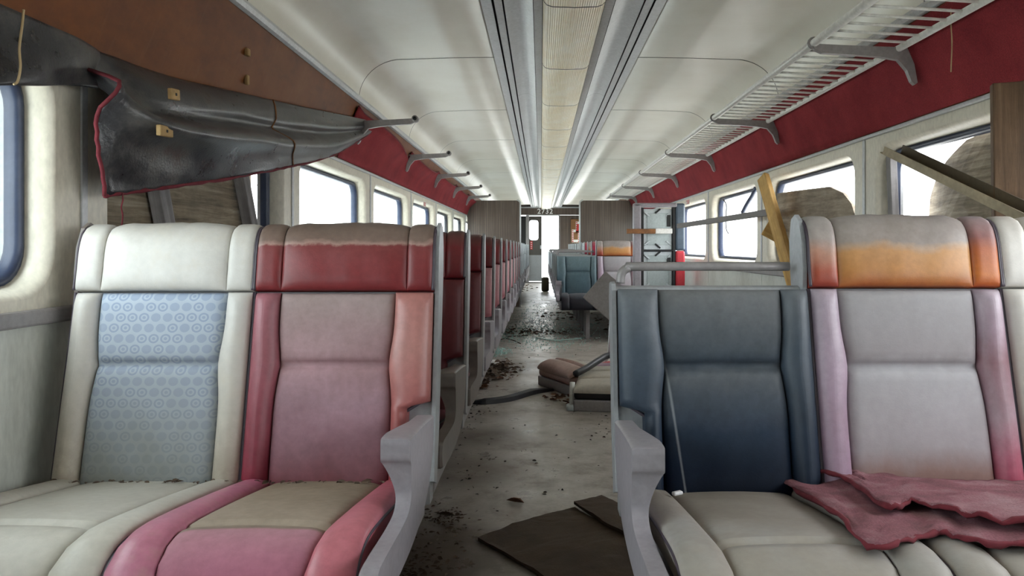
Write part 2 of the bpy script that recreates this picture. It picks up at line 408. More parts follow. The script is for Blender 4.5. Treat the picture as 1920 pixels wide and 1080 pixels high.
def E(d, r):
    q = 1-min(max(d/r, 0), 1); return math.sqrt(max(0, 1-q*q))
def edge_samples(n, r, length):
    r = min(r, length*0.45)
    a = [0, 0.0, 0.06*r, 0.25*r, 0.6*r, r]; inner = [r+(length-2*r)*k/n for k in range(1, n)]
    return a + inner + [length-x for x in reversed(a)]
def pillow(path, u0, u1, H, r=0.03, creases=(), nu=6, nv=10, side=1, bulge=0.0, base=0.45, wrinkle=0.0, seed=0, rv=None):
    """upholstered pad: path is a fine list of (s,z); u0/u1 functions of (z, arc fraction)"""
    L = [0.0]
    for a, b in zip(path, path[1:]): L.append(L[-1]+math.hypot(b[0]-a[0], b[1]-a[1]))
    tot = L[-1]; rv = rv or r
    def at(l):
        for i in range(len(L)-1):
            if l <= L[i+1]+1e-9:
                f = (l-L[i])/max(L[i+1]-L[i], 1e-9); a, b = path[i], path[i+1]
                i0, i1 = max(i-1, 0), min(i+2, len(path)-1)
                tx, tz = path[i1][0]-path[i0][0], path[i1][1]-path[i0][1]; q = math.hypot(tx, tz) or 1
                return a[0]+(b[0]-a[0])*f, a[1]+(b[1]-a[1])*f, tz/q, -tx/q
    ls = edge_samples(nv, rv, tot)
    for c in creases: ls += [c-0.02, c-0.009, c, c+0.009, c+0.02]
    ls = sorted(ls); V = []; F = []
    nuS = None
    for i, l in enumerate(ls):
        l = min(max(l, 0), tot); s, z, ns, nz = at(l); a, b = u0(z, l/tot), u1(z, l/tot); wd = b-a
        us = edge_samples(nu, r, wd); nuS = len(us)
        for j, uu in enumerate(us):
            skirt = (i == 0 or i == len(ls)-1 or j == 0 or j == nuS-1)
            if skirt: h = -0.004
            else:
                e = E(min(uu, wd-uu), min(r, wd*0.45))*E(min(l, tot-l), min(rv, tot*0.45))
                h = H*(base+(1-base)*e) + bulge*e*(1-(2*uu/wd-1)**2)
                for c in creases: h -= H*0.5*math.exp(-((l-c)/0.010)**2)*e
                if wrinkle:
                    h += wrinkle*e*(noise.noise(Vector((uu*16+seed, l*7, seed)))+0.6*noise.noise(Vector((uu*45+seed, l*9, seed+4))))
            V.append((side*(a+uu), -(s+ns*h), z+nz*h))
    for i in range(len(ls)-1):
        for j in range(nuS-1):
            q = (i*nuS+j, i*nuS+j+1, (i+1)*nuS+j+1, (i+1)*nuS+j)
            F.append(q if side > 0 else q[::-1])
    return pyd(V, F)

# ------------------------------------------------------------------ the car: floor, walls, ceiling, ends
XL, XR, Y0, Y1 = -1.267, 1.62, -1.5, 22.2
Z_SILL, Z_TOP = 0.83, 1.545
UL = [(-1.255, 1.545), (-1.11, 1.905)]; UR = [(1.605, 1.545), (1.45, 1.905)]
def wall_x(z, side):
    (xa, za), (xb, zb) = UL if side < 0 else UR
    if z <= za: return XL if side < 0 else XR
    f = min((z-za)/(zb-za), 1); return xa+(xb-xa)*f

fl = mesh_obj('floor', box((XL-0.02, Y0, -0.05), (XR+0.02, Y1, 0.0)), 'lino')
struct(fl, 'grey dirty linoleum floor of the carriage aisle', 'floor')
g = mesh_obj('ground', pyd([(-90,-60,-1.15),(90,-60,-1.15),(90,120,-1.15),(-90,120,-1.15)], [(0,1,2,3)]), 'ground_pale')
struct(g, 'pale ground outside the carriage', 'ground')

def rrect(cy, cz, w, h, r, n=6):
    out = []
    for sx, sz, a0 in ((1,1,0),(-1,1,90),(-1,-1,180),(1,-1,270)):
        for k in range(n+1):
            a = math.radians(a0+90*k/n); out.append((cy+sx*(w/2-r)+r*math.cos(a), cz+sz*(h/2-r)+r*math.sin(a)))
    return out
LEN = 1.8; GAP = 0.004
def window_panel_mesh(side):
    """one moulded wall panel round a window, with its reveal; local y from 0..LEN, x=0 wall plane, outward = side"""
    N = 6; cy, cz = LEN/2, 0.5*(0.90+1.465)
    hole = [(1.56, 0.62, 0.13, 0.0), (1.545, 0.605, 0.125, 0.006), (1.525, 0.585, 0.115, 0.02), (1.51, 0.57, 0.105, 0.045), (1.50, 0.56, 0.10, 0.075)]
    loops = [[(side*dp, y, z) for y, z in rrect(cy, cz, w, h, r, N)] for w, h, r, dp in hole]
    n = len(loops[0]); V = []; F = []
    # outer ring: project each point of the rounded loop onto the panel border
    y0, y1, z0, z1 = GAP/2, LEN-GAP/2, Z_SILL, Z_TOP; outer = []
    per = n//4
    for k in range(n):
        _, y, z = loops[0][k]; q = k//per; f = (k % per)/(per-1)
        cs = {0:(y1,z1),1:(y0,z1),2:(y0,z0),3:(y1,z0)}[q]
        if q in (0,2): yy, zz = (cs[0], z) if f < 0.5 else (y, cs[1])
        else: yy, zz = (y, cs[1]) if f < 0.5 else (cs[0], z)
        if abs(f-0.5) < 0.01: yy, zz = cs
        outer.append((0, yy, zz))
    allL = [outer]+loops
    for lp in allL: V += lp
    for a in range(len(allL)-1):
        for k in range(n):
            k2 = (k+1) % n; F.append((a*n+k, a*n+k2, (a+1)*n+k2, (a+1)*n+k))
    bm = bmesh.new(); bv = [bm.verts.new(v) for v in V]
    for f in F: bm.faces.new([bv[i] for i in f])
    me = bm_mesh(bm)
    for p in me.polygons: p.use_smooth = abs(p.normal.x) < 0.98
    return me
def gasket_mesh(side, w=1.50, h=0.56):
    cy, cz = LEN/2, 0.5*(0.90+1.465); parts = []
    def ring(w, h, r, d): return [(side*d, y, z) for y, z in rrect(cy, cz, w, h, r, 6)]
    rs = [ring(w+0.01, h+0.01, 0.10, 0.095), ring(w, h, 0.10, 0.062), ring(w-0.03, h-0.03, 0.09, 0.058), ring(w-0.045, h-0.045, 0.085, 0.075), ring(w-0.045, h-0.045, 0.085, 0.10)]
    V = [p for r_ in rs for p in r_]; n = len(rs[0])
    F = [(a*n+k, a*n+(k+1) % n, (a+1)*n+(k+1) % n, (a+1)*n+k) for a in range(len(rs)-1) for k in range(n)]
    bm = bmesh.new(); bv = [bm.verts.new(v) for v in V]
    for f in F: bm.faces.new([bv[i] for i in f])
    return bm_mesh(bm, smooth=True)
def pane_mesh(side):
    cy, cz = LEN/2, 0.5*(0.90+1.465); pr = rrect(cy, cz, 1.47, 0.53, 0.09, 6)
    n = len(pr); V = [(side*0.080, y, z) for y, z in pr]+[(side*0.084, y, z) for y, z in pr]
    F = [tuple(range(n)), tuple(range(2*n-1, n-1, -1))]+[(k, (k+1) % n, n+(k+1) % n, n+k) for k in range(n)]
    return pyd(V, F, smooth=False)

walls = {}
J0 = {-1: 2.14, 1: 2.07}
wn_ = 0
PM = {s: window_panel_mesh(s) for s in (-1, 1)}; GM = {s: gasket_mesh(s) for s in (-1, 1)}; PNM = {s: pane_mesh(s) for s in (-1, 1)}
LOWM = {s: box((min(0, s*0.02), GAP/2, 0.0), (max(0, s*0.02), LEN-GAP/2, 0.822), 0.003) for s in (-1, 1)}
# right-hand panes broken out of these cells; a board fills the second window of the left wall
NO_PANE = {(-1, 0), (1, 0), (1, 1), (1, 2), (1, 3), (1, -1)}
WORDS = ['first','second','third','fourth','fifth','sixth','seventh','eighth','ninth','tenth','eleventh','twelfth','thirteenth','fourteenth','fifteenth','sixteenth','seventeenth','eighteenth','nineteenth','twentieth','twenty-first','twenty-second']
for side, nm in ((-1, 'left'), (1, 'right')):
    X = XL if side < 0 else XR
    up = UL if side < 0 else UR
    # upper lining board, drawn along the car, with thickness
    prof = [(up[0][0], up[0][1]), (up[1][0], up[1][1]), (up[1][0]+side*0.03, up[1][1]), (up[0][0]+side*0.03, up[0][1])]
    wl = mesh_obj('wall_'+nm, bm_mesh(prism_y(prof, Y0, Y1, True, True)), 'board_brown')
    struct(wl, 'bare brown backing board of the %s carriage wall' % nm, 'wall')
    walls[side] = wl
    # outer skin strips that close the wall behind the panels
    for z0, z1 in ((-0.05, 0.895), (1.47, 2.0)):
        sk = mesh_obj('outer_skin', box((X+side*0.10, Y0, z0), (X+side*0.13, Y1, z1)), 'alu', wl)
    for k in range(-2, 11):
        y = J0[side]+LEN*k
        if y+LEN > Y1+0.05: continue
        p = mesh_obj('wall_panel', PM[side], 'wall_cream', wl, (X, y, 0))
        mesh_obj('lower_panel', LOWM[side], 'wall_lower', wl, (X, y, 0))
        mesh_obj('joint_strip', box((X-0.006 if side > 0 else X, y-0.014, 0.85), (X if side > 0 else X+0.006, y+0.014, Z_TOP), 0.002), 'alu', wl)
        mesh_obj('outer_pillar', box((X+side*0.09, y-0.16, 0.88), (X+side*0.12, y+0.16, 1.48)), 'alu', wl)
        wn_ += 1
        w = empty('window_%d' % wn_, (X, y, 0))
        vis = k >= 0
        where = 'on the %s wall, ' % nm + ('%s pane ahead' % WORDS[k] if vis else 'behind the viewer')
        struct(w, 'rounded carriage window ' + where, 'window')
        mesh_obj('gasket', GM[side], 'gasket' if k < 4 else 'rubber', w)
        if (side, k) not in NO_PANE: mesh_obj('pane', PNM[side], 'window_glass', w)
        # portal that guides daylight sampling through the opening
        ld = bpy.data.lights.new('window_portal', 'AREA'); ld.shape = 'RECTANGLE'; ld.size = 0.56; ld.size_y = 1.5
        lo = bpy.data.objects.new('window_portal', ld); link(lo); lo.location = (X+side*0.14, y+LEN/2, 1.18)
        lo.rotation_euler = (0, side*math.pi/2, 0); ld.cycles.is_portal = True
    # rail under the windows, bead over them, cove trim below the ceiling
    s = side
    o = mesh_obj('trim_%d' % (1 if s < 0 else 2), box((min(X, X-s*0.022), Y0, 0.806), (max(X, X-s*0.022), Y1, 0.846), 0.006), 'painted_metal')
    struct(o, 'dark metal rail under the %s windows' % nm, 'trim')
    o = mesh_obj('trim_%d' % (3 if s < 0 else 4), box((min(X, X-s*0.02), Y0, 1.535), (max(X, X-s*0.02), Y1, 1.552), 0.004), 'alu')
    struct(o, 'thin bead above the %s windows' % nm, 'trim')
    x, z = up[1]
    o = mesh_obj('trim_%d' % (5 if s < 0 else 6), bm_mesh(prism_y([(x+s*0.004, z-0.022), (x-s*0.012, z-0.016), (x-s*0.02, z), (x-s*0.014, z+0.016), (x+s*0.004, z+0.02)], Y0, Y1, True, True)), 'alu')
    struct(o, 'grooved aluminium cove bead along the %s edge of the ceiling' % nm, 'trim')
    o = mesh_obj('baseboard_'+nm, box((min(X, X-s*0.02), Y0, 0.0), (max(X, X-s*0.02), Y1, 0.10), 0.004), 'painted_metal')
    struct(o, 'metal heater kickboard along the %s wall' % nm, 'baseboard')

# ceiling panels
ceil = mesh_obj('ceiling', box((-1.5, Y0, 2.26), (1.85, Y1, 2.30)), 'black')  # black sheet above the panels, added to stop light leaking through gaps
struct(ceil, 'cream panelled carriage ceiling with curved sides', 'ceiling')
for side in (-1, 1):
    o = mesh_obj('roof_side_light_stop', box((XL-0.2 if side < 0 else XR+0.14, Y0, 1.95), (XL-0.14 if side < 0 else XR+0.2, Y1, 2.3)), 'black', ceil)  # unseen side and ledge boxes, added to block light from outside
    o = mesh_obj('roof_ledge_light_stop', box((XL-0.2 if side < 0 else UR[1][0]-0.0, Y0, 1.93), (UL[1][0] if side < 0 else XR+0.2, Y1, 1.95)), 'black', ceil)
def ceil_profile(side):
    xc, xi = (-0.85, -0.276) if side < 0 else (1.19, 0.583)
    pr = [(xi, 2.161), (xi+(xc-xi)*0.5, 2.157), (xc, 2.148)]
    for k in range(1, 13):
        a = math.pi/2*k/12; pr.append((xc+side*0.26*math.sin(a), 1.905+0.243*math.cos(a)))
    return pr
for side in (-1, 1):
    pr = ceil_profile(side); L2 = 1.796
    pr2 = [(x, z+0.004) for x, z in reversed(pr)]
    me = bm_mesh(prism_y(pr+pr2, 0, L2, True, False), smooth=False)
    for p in me.polygons: p.use_smooth = True
    for k in range(-5, 10):
        y = 4.72+1.8*k
        if y < Y0 or y+1.8 > Y1+0.5: continue
        mesh_obj('ceiling_panel', me, 'ceiling_laminate', ceil, (0, y+0.002, 0))
        mesh_obj('panel_joint', bm_mesh(prism_y([(x, z-0.0012) for x, z in pr], -0.005, 0.005)), 'seam', ceil, (0, y, 0))

# centre light channel
lc = empty('light_channel', (0.153, 0, 2.1))
tag(lc, 'long grey ceiling light channel with beige fluted lenses down the middle', 'light fixture')
def chan(name, prof, mat, y0=Y0, y1=Y1, smooth=True, closed=True):
    bm = prism_y([(x, z-2.1) for x, z in prof], y0, y1, closed, False)
    return mesh_obj(name, bm_mesh(bm, smooth=smooth), mat, lc)
mesh_obj('backing', box((-0.45, Y0, 0.11), (0.45, Y1, 0.12)), 'black', lc)
for s in (-1, 1):
    def strip(name, xa, xb, za, zb, mat, seg=2.44):
        y = Y0
        while y < Y1-0.1:
            ye = min(y+seg-0.003, Y1-0.001)
            chan(name, [(s*xa, za), (s*xb, zb), (s*xb, zb+0.006), (s*xa, za+0.006)], mat, y, ye, False)
            y += seg
    strip('edge_strip', 0.385, 0.436, 2.152, 2.156, 'alu')
    strip('slot_strip', 0.335, 0.372, 2.146, 2.146, 'alu')
    # curved cove
    pr = [(s*(0.19+0.135*k/8), 2.128+0.024*math.sin(math.pi*k/8)+0.012*k/8) for k in range(9)]
    y = Y0
    while y < Y1-0.1:
        chan('cove', pr, 'alu', y, min(y+2.437, Y1-0.001), closed=False); y += 2.44
    strip('lens_edge', 0.146, 0.187, 2.132, 2.128, 'alu', 1.22)
lp = [(-0.143, 2.128), (-0.138, 2.112), (-0.125, 2.098), (-0.10, 2.090), (0, 2.086), (0.10, 2.090), (0.125, 2.098), (0.138, 2.112), (0.143, 2.128)]
lme = bm_mesh(prism_y([(x, z-2.1) for x, z in lp], 0.004, 1.216), smooth=True)
for k in range(-7, 15):
    y = 4.72+1.22*k
    if y < Y0 or y+1.22 > Y1+0.01: continue
    mesh_obj('lens', lme, 'lens_fluted', lc, (0, y, 0))
    mesh_obj('lens_joint', bm_mesh(prism_y([(x*1.005, z-2.1-0.0012) for x, z in lp], -0.004, 0.004)), 'seam', lc, (0, y, 0))
pts_v, pts_f = [], []

# partitions half-way down
for side in (-1, 1):
    xa, xb = (XL+0.004, -0.35) if side < 0 else (0.66, XR-0.004)
    r = 0.05; top = 1.79; pr = []
    inner = xb if side < 0 else xa; outer = xa if side < 0 else xb; sg = 1 if side < 0 else -1
    pr = [(outer, 0), (inner, 0)]+[(inner-sg*r+sg*r*math.cos(a), top-r+r*math.sin(a)) for a in [math.pi/2*k/6 for k in range(7)]]
    ex = UL[0][0] if side < 0 else UR[0][0]
    pr += [(wall_x(top, side)+sg*0.012, top), (ex+sg*0.012, 1.53), (outer+sg*0.03, 1.5), (outer+sg*0.03, 0.0)]
    pt = empty('partition', ((xa+xb)/2, 13.0, 0))
    struct(pt, 'brown wood-grain partition on the %s of the aisle' % ('left' if side < 0 else 'right'), 'partition')
    bm = prism_y([(x-(xa+xb)/2, z) for x, z in pr[:-1]], 0, 0.03, True, True)
    mesh_obj('laminate_panel', bm_mesh(bm), 'laminate_wood', pt)
    edge = [(x-(xa+xb)/2, 0.015, z) for x, z in pr[1:9]]
    mesh_obj('edge_trim', tube(edge, 0.018, 8), 'alu', pt)

# far end bulkhead with door
DB = Y1
def bpx(px): return (px-VX)*DB/FPX
def bpz(py): return CAMZ+(VY-py)*DB/FPX
ew = empty('wall_back', (0, DB, 0)); struct(ew, 'brown end bulkhead of the carriage with car number over the door', 'wall')
def epart(name, x0, x1, z0, z1, mat, y0=-0.03, y1=0.03, parent=None):
    return mesh_obj(name, box((x0, y0, z0), (x1, y1, z1), 0.004), mat, parent or ew)
epart('header', -1.4, 1.75, 1.93, 2.3, 'laminate_wood')
epart('bulkhead_panel', -1.4, bpx(974), 0, 1.925, 'laminate_wood')
epart('side_opening_shade', bpx(974), bpx(986), 0, 1.90, 'black', 0.0, 0.04)  # black slab standing in for the darkness of an opening
epart('jamb', bpx(986), bpx(992), 0, 1.925, 'painted_metal', -0.05)
epart('bulkhead_panel', bpx(1048.5), 1.75, 0, 1.925, 'laminate_wood')
epart('jamb', bpx(1047), bpx(1050), 0, 1.925, 'painted_metal', -0.05)
epart('lintel', bpx(986), bpx(1050), 1.905, 1.94, 'alu', -0.05)
epart('ceiling_bead', -1.3, 1.6, 2.13, 2.165, 'alu', -0.06, -0.03)
# number plate lettering
cu = bpy.data.curves.new('car_number', 'FONT'); cu.body = '2732'; cu.size = 0.20; cu.extrude = 0.004; cu.offset = 0.004
cu.align_x = 'CENTER'; cu.align_y = 'CENTER'; cu.space_character = 1.15
tmp = bpy.data.objects.new('car_number', cu); COL.objects.link(tmp)
dg = bpy.context.evaluated_depsgraph_get(); tm = bpy.data.meshes.new_from_object(tmp.evaluated_get(dg))
bpy.data.objects.remove(tmp); tm.materials.clear(); tm.materials.append(None)
o = mesh_obj('car_number', tm, 'number_white', ew, (bpx(1022), -0.036, bpz(396.8))); o.rotation_euler = (math.pi/2, 0, 0); o['label'] = 'white number 2732'
# sliding door leaf, half open
dr = empty('door_1', (bpx(992), DB, 0)); struct(dr, 'half-open sliding end door with a rounded window and grey lower panel', 'door')
dw = bpx(1016)-bpx(992)
zw0, zw1 = bpz(450), bpz(413)
pr = rrect(0.135, (zw0+zw1)/2, 0.255, zw1-zw0, 0.07, 6)
ring_o = []
n = len(pr)
bm = bmesh.new()
for yy in (0.02, 0.05):
    vin = [bm.verts.new((x, yy, z)) for x, z in pr]
    per = n//4; vo = []
    for k in range(n):
        q = k//per; f = (k % per)/(per-1); y1_, y0_, z1_, z0_ = dw, 0.0, 1.90, 0.78
        x, z = pr[k]; cs = {0:(y1_,z1_),1:(y0_,z1_),2:(y0_,z0_),3:(y1_,z0_)}[q]
        if abs(f-0.5) < 0.01: c = cs
        elif q in (0,2): c = (cs[0], z) if f < 0.5 else (x, cs[1])
        else: c = (x, cs[1]) if f < 0.5 else (cs[0], z)
        vo.append(bm.verts.new((c[0], yy, c[1])))
    for k in range(n): bm.faces.new((vin[k], vin[(k+1) % n], vo[(k+1) % n], vo[k]))
bm.verts.ensure_lookup_table()
mesh_obj('upper_leaf', bm_mesh(bm), 'door_dark', dr)
mesh_obj('lower_leaf', box((0, 0.02, 0.03), (dw, 0.05, 0.78), 0.003), 'door_grey', dr)
mesh_obj('pane', pyd([(x, 0.034, z) for x, z in pr], [tuple(range(n))], smooth=False), 'window_glass', dr)
mesh_obj('handle', box((dw-0.05, 0.0, 0.96), (dw-0.02, 0.02, 1.06), 0.006), 'alu', dr)
sg_ = mesh_obj('door_sign', box((0.03, 0.012, bpz(468)), (0.10, 0.019, bpz(452)), 0.002), 'sign_red', dr)
for k in range(4): mesh_obj('sign_line', box((0.045, 0.009, bpz(466)+0.055*k), (0.085, 0.013, bpz(466)+0.055*k+0.02)), 'white_paint', sg_)
o = mesh_obj('door_sill', box((-1.2, DB-0.5, 0.0), (1.5, DB, 0.02), 0.004), 'door_dark')
struct(o, 'dark threshold plate before the end door', 'trim')
# vestibule notice board
nb = empty('notice_board', (bpx(1078), DB-0.06, bpz(432)))
tag(nb, 'brown notice board with red and white striped stickers beside the end door', 'sign')
mesh_obj('board', box((bpx(1070)-bpx(1078), -0.01, -0.36), (0.15, 0.01, 0.32), 0.003), 'cardboard', nb)
for (cx, cz, w, h) in ((0.02, -0.16, 0.22, 0.36), (0.09, 0.08, 0.14, 0.34)):
    st = mesh_obj('sticker', box((cx-w/2, -0.016, cz-h/2), (cx+w/2, -0.011, cz+h/2)), 'white_paint', nb)
    for k in range(6):
        z = cz-h/2+h*(k+0.2)/6
        for xx in (cx-w/2+0.005, cx+w/2-0.045): mesh_obj('stripe', box((xx, -0.02, z), (xx+0.04, -0.0165, z+h/12)), 'sign_red', st)
    mesh_obj('stripe', box((cx-w*0.28, -0.02, cz-h*0.3), (cx+w*0.28, -0.0165, cz+h*0.3)), 'sign_red' if w < 0.2 else 'cardboard', st)
# unseen rear end, made solid and set close to cut light from behind
rw = empty('wall_front', (0, Y0, 0)); struct(rw, 'unseen end bulkhead behind the viewer, closed to cut light from behind', 'wall')
for x0, x1, z0, z1 in ((-1.4, -0.25, 0, 2.3), (0.55, 1.8, 0, 2.3), (-0.25, 0.55, 0, 2.3)):
    mesh_obj('bulkhead_panel', box((x0, -0.03, z0), (x1, 0.0, z1)), 'laminate_wood', rw)
for yy, cx, w in ((DB+0.1, 0.27, 0.56),):
    ld = bpy.data.lights.new('door_portal', 'AREA'); ld.shape = 'RECTANGLE'; ld.size = w; ld.size_y = 1.93
    lo = bpy.data.objects.new('door_portal', ld); link(lo); lo.location = (cx, yy, 0.96)
    lo.rotation_euler = (-math.pi/2 if yy > 0 else math.pi/2, 0, 0); ld.cycles.is_portal = True

# red carpet lining on the upper walls
def lining(name, side, y0, y1, ztop_fn, lift_fn, zb=1.553, n=60, th=0.006):
    V = []; F = []; nv = 8
    for i in range(n+1):
        y = y0+(y1-y0)*i/n; zt = ztop_fn(y)
        for j in range(nv+1):
            f = j/nv; z = zb+(zt-zb)*f
            off = 0.008+lift_fn(y)*max(0, (f-0.45)/0.55)**1.6
            V.append((wall_x(z, side)-side*off, y, z))
    for i in range(n):
        for j in range(nv):
            q = (i*(nv+1)+j, (i+1)*(nv+1)+j, (i+1)*(nv+1)+j+1, i*(nv+1)+j+1); F.append(q if side < 0 else q[::-1])
    me = pyd(V, F); o = mesh_obj(name, me, 'carpet_red')
    m = o.modifiers.new('thickness', 'SOLIDIFY'); m.thickness = th; m.offset = 1
    return o, V, nv
o, _, _ = lining('carpet_lining', 1, Y0, 12.99, lambda y: 1.878, lambda y: 0.0, n=8)
tag(o, 'red carpet lining on the wall under the luggage rack', 'carpet')
def lift(y):
    b = 4.93; k = int((y-b)//1.8); f = ((y-b) % 1.8)/1.8
    return math.sin(math.pi*min(max(f, 0), 1))*(0.09 if y > b else 0.02)*(0.8 if k > 0 else 1.0)
def ztop(y):
    f = ((y-4.93) % 1.8)/1.8
    sag = math.sin(math.pi*f)**0.7 if 0 < f < 1 else 0
    return 1.84-0.075*sag if y > 6.7 else 1.86-0.10*max(0, min(1, (y-4.75)/1.4))
o, V, nv = lining('carpet_lining', -1, 4.72, 12.99, ztop, lift, n=130)
tag(o, 'red carpet lining sagging off the left wall between empty rack brackets', 'carpet')
ed = [Vector(V[i*(nv+1)+nv])+Vector((0.003, 0, 0.002)) for i in range(131)]
mesh_obj('frayed_edge', tube(ed, 0.006, 5), 'red_fringe', o)

# ------------------------------------------------------------------ seats
SW = 0.4625
def fine(pts, n=5): return catmull(pts, n)
BACK = fine([(0.086, 0.400), (0.047, 0.58), (0.012, 0.74), (-0.018, 0.878)])
HEAD = fine([(-0.012, 0.884), (-0.022, 0.93), (-0.032, 0.985), (-0.045, 1.015), (-0.062, 1.022), (-0.078, 1.010), (-0.080, 0.96)])
CUSH = fine([(0.690, 0.325), (0.697, 0.375), (0.688, 0.412), (0.655, 0.440), (0.595, 0.449), (0.45, 0.434), (0.25, 0.406), (0.085, 0.380)])
HB = 0.07
MC = {}
def mk(key, fn):
    if key not in MC: MC[key] = fn()
    return MC[key]
def pinch(z): return 0.010*math.exp(-((z-0.70)/0.06)**2)
def outer_step(z): # aisle end of the seat back stands in above the armrest
    f = min(max((z-0.596)/0.012, 0), 1); return 0.058*(1-f)+0.004*f
def seat_meshes(side, aisle, hi):
    """pads of one place; local u from 0 (aisle) to SW (wall)"""
    k = (side, aisle, hi); nu, nv = (8, 14) if hi else (3, 5)
    g = 0.003
    d = {}
    o_in = (lambda z, t: outer_step(z)) if aisle else (lambda z, t: g)
    bi = 0.098 if aisle else 0.066
    d['back_panel'] = mk(k+('bp',), lambda: pillow(BACK, lambda z, t: bi+pinch(z)+0.001, lambda z, t: SW-0.066-pinch(z)-0.001, 0.036, 0.028, (0.305,), nu+4, nv+4, side, 0.006, wrinkle=0.002 if hi else 0))
    d['bolster_in'] = mk(k+('bi',), lambda: pillow(BACK, o_in, lambda z, t: bi+pinch(z), 0.050, 0.035, (), max(nu-3, 2), nv+(14 if aisle and hi else 4 if aisle else 0), side, 0.004, base=0.6))
    d['bolster_out'] = mk(k+('bo',), lambda: pillow(BACK, lambda z, t: SW-0.066-pinch(z), lambda z, t: SW-g, 0.050, 0.035, (), max(nu-3, 2), nv, side, 0.004))
    d['headrest'] = mk(k+('hr',), lambda: pillow(HEAD, lambda z, t: HB, lambda z, t: SW-HB, 0.040, 0.05, (), nu+4, nv+6, side, 0.004, base=0.72, rv=0.04, wrinkle=0.003 if hi else 0, seed=3))
    d['head_in'] = mk(k+('hi',), lambda: pillow(HEAD, lambda z, t: g, lambda z, t: HB, 0.040, 0.02, (), max(nu-3, 2), nv+6, side, base=0.70, rv=0.04))
    d['head_out'] = mk(k+('ho',), lambda: pillow(HEAD, lambda z, t: SW-HB, lambda z, t: SW-g, 0.040, 0.02, (), max(nu-3, 2), nv+6, side, base=0.70, rv=0.04))
    ci = 0.036 if aisle else g
    d['cushion_panel'] = mk(k+('cp',), lambda: pillow(CUSH, lambda z, t: ci+0.075+0.02*math.exp(-(t/0.2)**2), lambda z, t: SW-0.075-0.02*math.exp(-(t/0.2)**2), 0.040, 0.03, (0.215,), nu+3, nv+8, side, 0.006, base=0.72))
    d['cush_in'] = mk(k+('ci',), lambda: pillow(CUSH, lambda z, t: ci, lambda z, t: ci+0.075+0.02*math.exp(-(t/0.2)**2), 0.049, 0.035, (), max(nu-3, 2), nv+4, side, 0.003, base=0.72))
    d['cush_out'] = mk(k+('co',), lambda: pillow(CUSH, lambda z, t: SW-0.075-0.02*math.exp(-(t/0.2)**2), lambda z, t: SW-g, 0.049, 0.035, (), max(nu-3, 2), nv+4, side, 0.003, base=0.72))
    return d
def offset_path(path, h):
    out = []
    for i, (s, z) in enumerate(path):
        a, b = path[max(i-1, 0)], path[min(i+1, len(path)-1)]; tx, tz = b[0]-a[0], b[1]-a[1]; q = math.hypot(tx, tz)
        out.append((s+tz/q*h, z-tx/q*h))
    return out
def piping_mesh(which, side, aisle, end):
    p, h = {'b': (BACK, 0.026), 'h': (HEAD, 0.030), 'c': (CUSH, 0.030)}[which]
    def build():
        u = SW-0.002 if end else (0.037 if aisle and which == 'c' else 0.002)
        pts = [(side*(u if not (aisle and which == 'b' and not end) else outer_step(z)+0.012), -s, z) for s, z in offset_path(p, h)]
        return tube(pts, 0.0042, 6)
    return mk(('pipe', which, side, aisle, end), build)
def shell_mesh(side, tall):
    def build():
        f = [(0.076, 0.36), (0.076, 0.41), (0.040, 0.58), (0.008, 0.74), (-0.021, 0.88)]
        if tall: f += [(-0.034, 0.985), (-0.047, 1.012), (-0.062, 1.018), (-0.078, 1.008), (-0.090, 0.96)]
        else: f += [(-0.026, 0.886), (-0.04, 0.890), (-0.055, 0.886)]
        b = [(-0.078, 0.88), (-0.05, 0.74), (-0.018, 0.58), (0.018, 0.41), (0.025, 0.36)]
        pr = f+b; n = len(pr)
        V = [(side*u, -s, z) for u in (0.0015, SW-0.0015) for s, z in pr]
        bm = bmesh.new(); bv = [bm.verts.new(v) for v in V]
        for i in range(n): bm.faces.new((bv[i], bv[(i+1) % n], bv[n+(i+1) % n], bv[n+i]))
        bm.faces.new(bv[:n]); bm.faces.new(bv[n:][::-1])
        return bm_mesh(bm)
    return mk(('shell', side, tall), build)
def end_plate_mesh(side, tall, th=0.010):
    """plastic side edge of the shell, following its outline"""
    def build():
        pr = [(0.03, 0.40), (0.085, 0.42), (0.055, 0.58), (0.022, 0.74), (-0.004, 0.88)]
        if tall: pr += [(-0.002, 0.93), (-0.012, 1.0), (-0.035, 1.05), (-0.062, 1.066), (-0.092, 1.055), (-0.106, 1.0), (-0.098, 0.92)]
        else: pr += [(-0.012, 0.896), (-0.04, 0.900), (-0.075, 0.894)]
        pr += [(-0.085, 0.86), (-0.055, 0.72), (-0.02, 0.55)]
        n = len(pr); bm = bmesh.new()
        bv = [bm.verts.new((side*x, -s, z)) for x in (-th, 0.0) for s, z in pr]
        for i in range(n): bm.faces.new((bv[i], bv[(i+1) % n], bv[n+(i+1) % n], bv[n+i]))
        bm.faces.new(bv[:n]); bm.faces.new(bv[n:][::-1])
        return bm_mesh(bm)
    return mk(('plate', side, tall), build)
